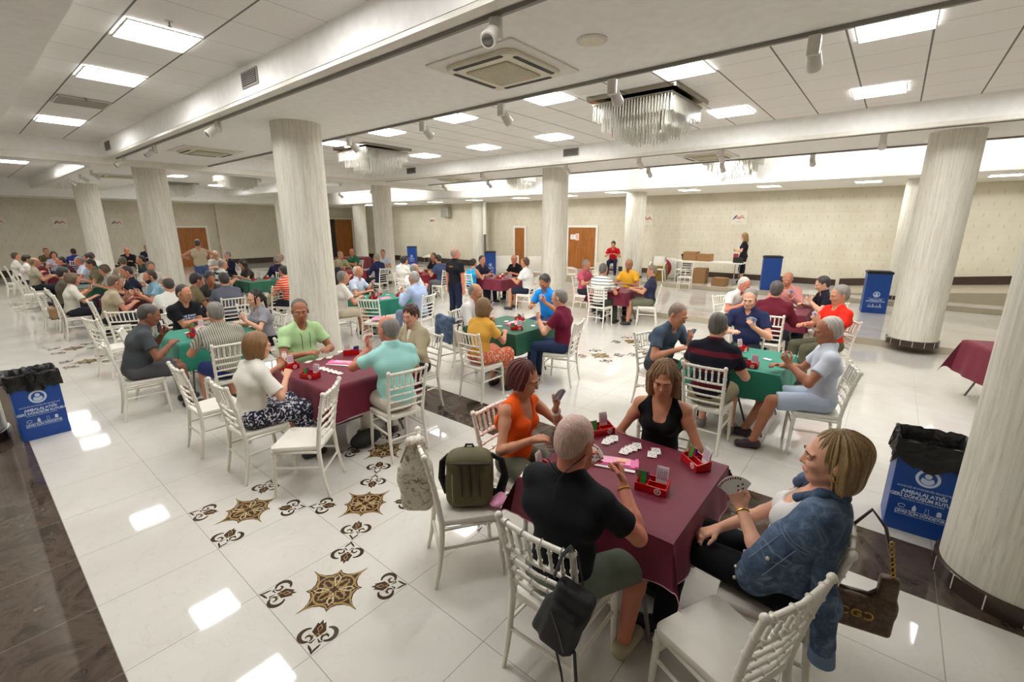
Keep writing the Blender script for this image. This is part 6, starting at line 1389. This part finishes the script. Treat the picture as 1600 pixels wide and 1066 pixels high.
for gx, a0, a1 in ((-.045, 40, 320), (.0, 30, 330), (.045, -140, 140)):
    m = MB(); m.tube([(gx + .018 * math.cos(R(a0 + (a1 - a0) * k / 14)), -.045, -.49 + .018 * math.sin(R(a0 + (a1 - a0) * k / 14))) for k in range(15)], .0042, 6)
    if gx == 0: m.tube([(.003, -.045, -.492), (.018, -.045, -.492), (.018, -.045, -.502)], .004, 6)
    m.build('gilt_letter', M_gold, o)
# denim jacket and cream bag on a chair beyond the table
g_d = MATS['denim']
soft('denim_jacket', [RC((-.17, 0, -.02), (.17, 0, -.02), .045, .045, .04), BX((0, -.035, -.20), (.17, .040, .17), None, .04, .05), RC((-.19, -.02, -.05), (-.22, -.03, -.38), .05, .04, .04)], g_d, amp=.012, seed=12, loc=(4.36, 4.80, .92), rz=R(-100), label='blue denim jacket hung over the back of an empty chair', cat='jacket')
o = soft('shoulder_bag', [EL((0, 0, .12), (.17, .09, .12)), BX((0, 0, .10), (.15, .08, .10), None, .05, .04)], mat('cream_leather', (206, 194, 172), .5), amp=.012, seed=4, loc=(4.68, 4.86, .46), rz=R(20), post=lambda F, X, Y, Z: np.maximum(F, .004 - Z), label='cream leather bag on the seat beside the denim jacket', cat='bag')
m = MB(); m.tube([(-.10, 0, .2), (-.08, -.02, .32), (0, -.03, .36), (.08, -.02, .32), (.10, 0, .2)], .010, 6); m.build('handle', mat('brown_leather', (92, 56, 40), .5), o)
# tan tote on the back of the white-bloused woman's chair
for s in SEATS:
    if 'tote' in s['label']: x, y = s['p']; break
o = soft('tote_bag', [BX((0, 0, -.36), (.19, .05, .11), None, .03, .03)], mat('tan_leather', (140, 108, 70), .5), amp=.003, seed=4, loc=(x - .275, y, .92), rz=R(90), label='tan tote bag hanging on the chair of the woman in white', cat='bag')
m = MB(); m.box((0, 0, -.455), (.36, .11, .03)); m.build('dark_base', mat('dark_leather', (52, 38, 30), .4), o)
for sx in (-1, 1): m = MB(); m.tube([(sx * .10, -.04, -.27), (sx * .085, -.03, -.1), (sx * .06, .02, .0)], .007, 6); m.build('strap', M_black, o)
o = soft('canvas_bag', [EL((0, 0, .13), (.20, .11, .13)), BX((0, 0, .08), (.17, .10, .08), None, .04, .04)], mat('beige_canvas', (186, 176, 140), .8), amp=.014, seed=8, loc=(4.35, 10.6, .46), post=lambda F, X, Y, Z: np.maximum(F, .004 - Z), label='beige canvas bag on a chair left of the big column', cat='bag')
soft('carrier_bag', [EL((0, 0, .04), (.13, .10, .035)), EL((.03, .02, .06), (.07, .06, .03))], M_pink, amp=.010, seed=8, loc=(4.88, 7.28, .458), label='pink carrier bag on the empty chair right of the column', cat='bag')
soft('duffel_bag', [EL((0, 0, .08), (.17, .10, .08)), RC((-.08, 0, .15), (.08, 0, .15), .012, .012, .03)], M_blkn, amp=.01, seed=8, loc=(2.35, 3.88, .0), post=lambda F, X, Y, Z: np.maximum(F, .003 - Z), label='black bag on the floor under the aqua polo man\'s chair', cat='bag')
soft('shoulder_bag', [EL((0, 0, .11), (.13, .10, .12))], mat('taupe_leather', (128, 112, 86), .6), amp=.01, seed=5, loc=(4.60, 3.85, .0), post=lambda F, X, Y, Z: np.maximum(F, .003 - Z), label='small taupe bag on the floor beside the mustard top\'s chair', cat='bag')
soft('jacket', [RC((-.17, 0, 0), (.17, 0, 0), .05, .05, .04), BX((0, -.03, -.24), (.19, .05, .22), None, .04, .05)], mat('dark_cloth', (38, 38, 50), .85), amp=.012, seed=13, h=.012, loc=(16.45, 5.55, .92 + Z2), rz=R(80), label='dark jacket over the chair beside the white folding table', cat='jacket')
# phone, stick
m = MB(); m.rbox((0, 0, .004), (.075, .15, .008), .012); m.build('mobile_phone', M_black, None, 40, (1.47, 7.40, .458), R(-40), label='black mobile phone lying on the seat of an empty chair', cat='phone')
m = MB(); m.tube([(0, 0, 0), (-.30, .12, .62)], .011, 8); m.tube([(-.30, .12, .62), (-.33, .13, .66), (-.38, .15, .67)], .012, 8); o = m.build('walking_stick', mat('stick_wood', (40, 30, 26), .4), None, 40, (5.36, .98, 0), 0, label='dark walking stick leaning against the bright green table', cat='stick')
m = MB(); m.ell((0, 0, .012), (.016, .016, .012)); m.build('rubber_tip', M_black, o)
P5 = [s for s in SEATS if 'gold piping' in s['label']][0]['p']
o = soft('umbrella', [RC((0, 0, 0), (0, 0, -.5), .022, .012, .01)], M_blkn, amp=.003, seed=3, loc=(P5[0] - .27, P5[1] - .02 + .22, .78), label='folded black umbrella hanging on the striped polo man\'s chair', cat='umbrella')
m = MB(); m.tube([(0, 0, 0), (0, 0, .06), (.03, 0, .09), (.05, 0, .05)], .006, 6); m.build('handle', M_black, o)

# ================================================================== BY THE FAR WALL
def ltable(x, y, rz, w, d, z0, label):
    o = empty('folding_table', (x, y, z0), R(rz), label, 'table'); MB().rbox((0, 0, .72), (w, d, .04), .03).build('tabletop', M_white, o)
    for sx in (-1, 1): m = MB(); m.tube([(sx * (w / 2 - .2), -d / 2 + .08, .70), (sx * (w / 2 - .2), -d / 2 + .04, .01), (sx * (w / 2 - .2), d / 2 - .04, .01), (sx * (w / 2 - .2), d / 2 - .08, .70)], .016, 6); m.build('leg', M_steel, o)
ltable(16.55, 4.85, 90, 2.3, .75, Z2, 'long white folding table with cardboard boxes by the quilted wall')
M_cb = mat('cardboard', (150, 112, 72), .8); M_cb2 = mat('cardboard_olive', (140, 112, 44), .7); M_tape = mat('parcel_tape', (176, 146, 98), .4)
def cbox(x, y, z, s, rz, label, m=None):
    o = empty('cardboard_box', (x, y, z), R(rz), label, 'box', 'cardboard boxes by the folding table'); MB().box((0, 0, s[2] / 2), s).build('box_body', m or M_cb, o, 0)
    t = MB(); t.box((0, 0, s[2] + .001), (s[0] * 1.002, .06, .002)); t.build('tape', M_tape, o, 0); f = MB()
    for k in (-1, 1): f.box((0, k * s[1] * .26, s[2] + .002), (s[0], s[1] * .46, .004))
    f.build('flaps', m or M_cb, o, 0)
cbox(16.6, 5.45, Z2 + .742, (.5, .45, .30), 5, 'cardboard box at the left end of the folding table'); cbox(16.5, 4.95, Z2 + .742, (.42, .40, .24), -8, 'lower cardboard box on top of the folding table')
cbox(16.35, 5.0, Z2, (.45, .42, .50), 4, 'tall cardboard box under the folding table'); cbox(16.0, 4.25, Z2, (.42, .40, .26), -6, 'small cardboard box on the floor before the folding table')
cbox(16.3, 6.9 - .4, Z2, (.5, .55, .52), 0, 'olive box standing left of the folding table', M_cb2)
m = MB(); m.rbox((0, 0, .14), (.16, .12, .28), .01); m.build('red_bag', mat('gift_red', (150, 26, 50), .5), None, 30, (16.6, 4.0, Z2 + .742), label='small dark red bag standing on the folding table', cat='bag')
o = empty('laptop', (16.45, 3.85 - .0, Z2 + .742), R(90), 'dark laptop at the right end of the folding table', 'laptop'); MB().rbox((0, 0, .008), (.30, .2, .014), .01).build('keyboard_base', M_black, o); MB().box((0, .11, .10), (.30, .01, .19), M=TM((0, 0, 0), 0, R(-8))).build('screen', M_black, o)
def panelboard(x, y, rz, w, h, z0, label):
    o = empty('white_board', (x, y, z0), R(rz), label, 'board', 'white boards leaning by the wall'); MB().rbox((0, 0, h / 2 + .22), (w, .03, h), .01).build('board', M_white, o)
    m = MB()
    for s in (-1, 1): m.tube([(s * w * .35, .0, .25), (s * w * .42, -.1, 0)], .014, 6); m.tube([(s * w * .35, .0, .25), (s * w * .42, .14, 0)], .014, 6)
    m.build('feet', M_steel, o)
panelboard(16.2, 13.7, -40, 1.25, .62, 0, 'wide white board left of the slim middle column'); panelboard(16.9, 12.45, -40, .8, .62, 0, 'white board just left of the slim middle column')
for i, (yy, mm, nm_) in enumerate(((6.55, MATS['gift_red'], 'dark red folded table top leaning by the white column'), (6.40, M_white, 'white round folded table top leaning by the column, front one'), (6.25, M_white, 'white round folded table top leaning by the column, back one'))):
    m = MB(); m.lathe([(.36, -.015), (.37, 0), (.36, .015)], 28, M=TM((0, 0, .40), R(-65), R(90))); o = m.build('folded_table_top', mm, None, 30, (16.7 + .12 * i, yy, Z2), label=nm_, cat='table top')
ltable(15.2, 17.6, 40, 1.8, .7, 0, 'white folding table beyond the standing man in black')
# notices on the double door
for k, (dx, mm, l) in enumerate(((-.47, M_card, 'plain white notice taped to the double door'), (-.24, mat('pink_notice', (232, 196, 180), .6), 'pinkish printed notice taped to the double door'))):
    o = empty('door_notice', (XW - .075, 11.0 - dx, Z2 + 1.42), R(-90), l, 'notice'); MB().box((0, 0, 0), (.20 if k else .25, .003, .30 if k else .22)).build('sheet', mm, o, 0)
    m = MB()
    for q in range(4): m.box((0, -.003, .07 - q * .045), (.13, .001, .012 if q else .02))
    m.build('print', mat('notice_print', (150, 120, 120), .6), o, 0)
o = empty('wall_cabinet', (XW - .2, 19.8, 2.9), R(-90), 'grey box mounted under the ceiling of the far right wall', 'box'); MB().rbox((0, 0, 0), (.6, .3, .55), .02).build('housing', mat('box_grey', (168, 166, 150), .5), o)
m = MB(); m.box((0, -.153, -.05), (.45, .005, .3)); m.build('front_grille', M_vent, o, 0)
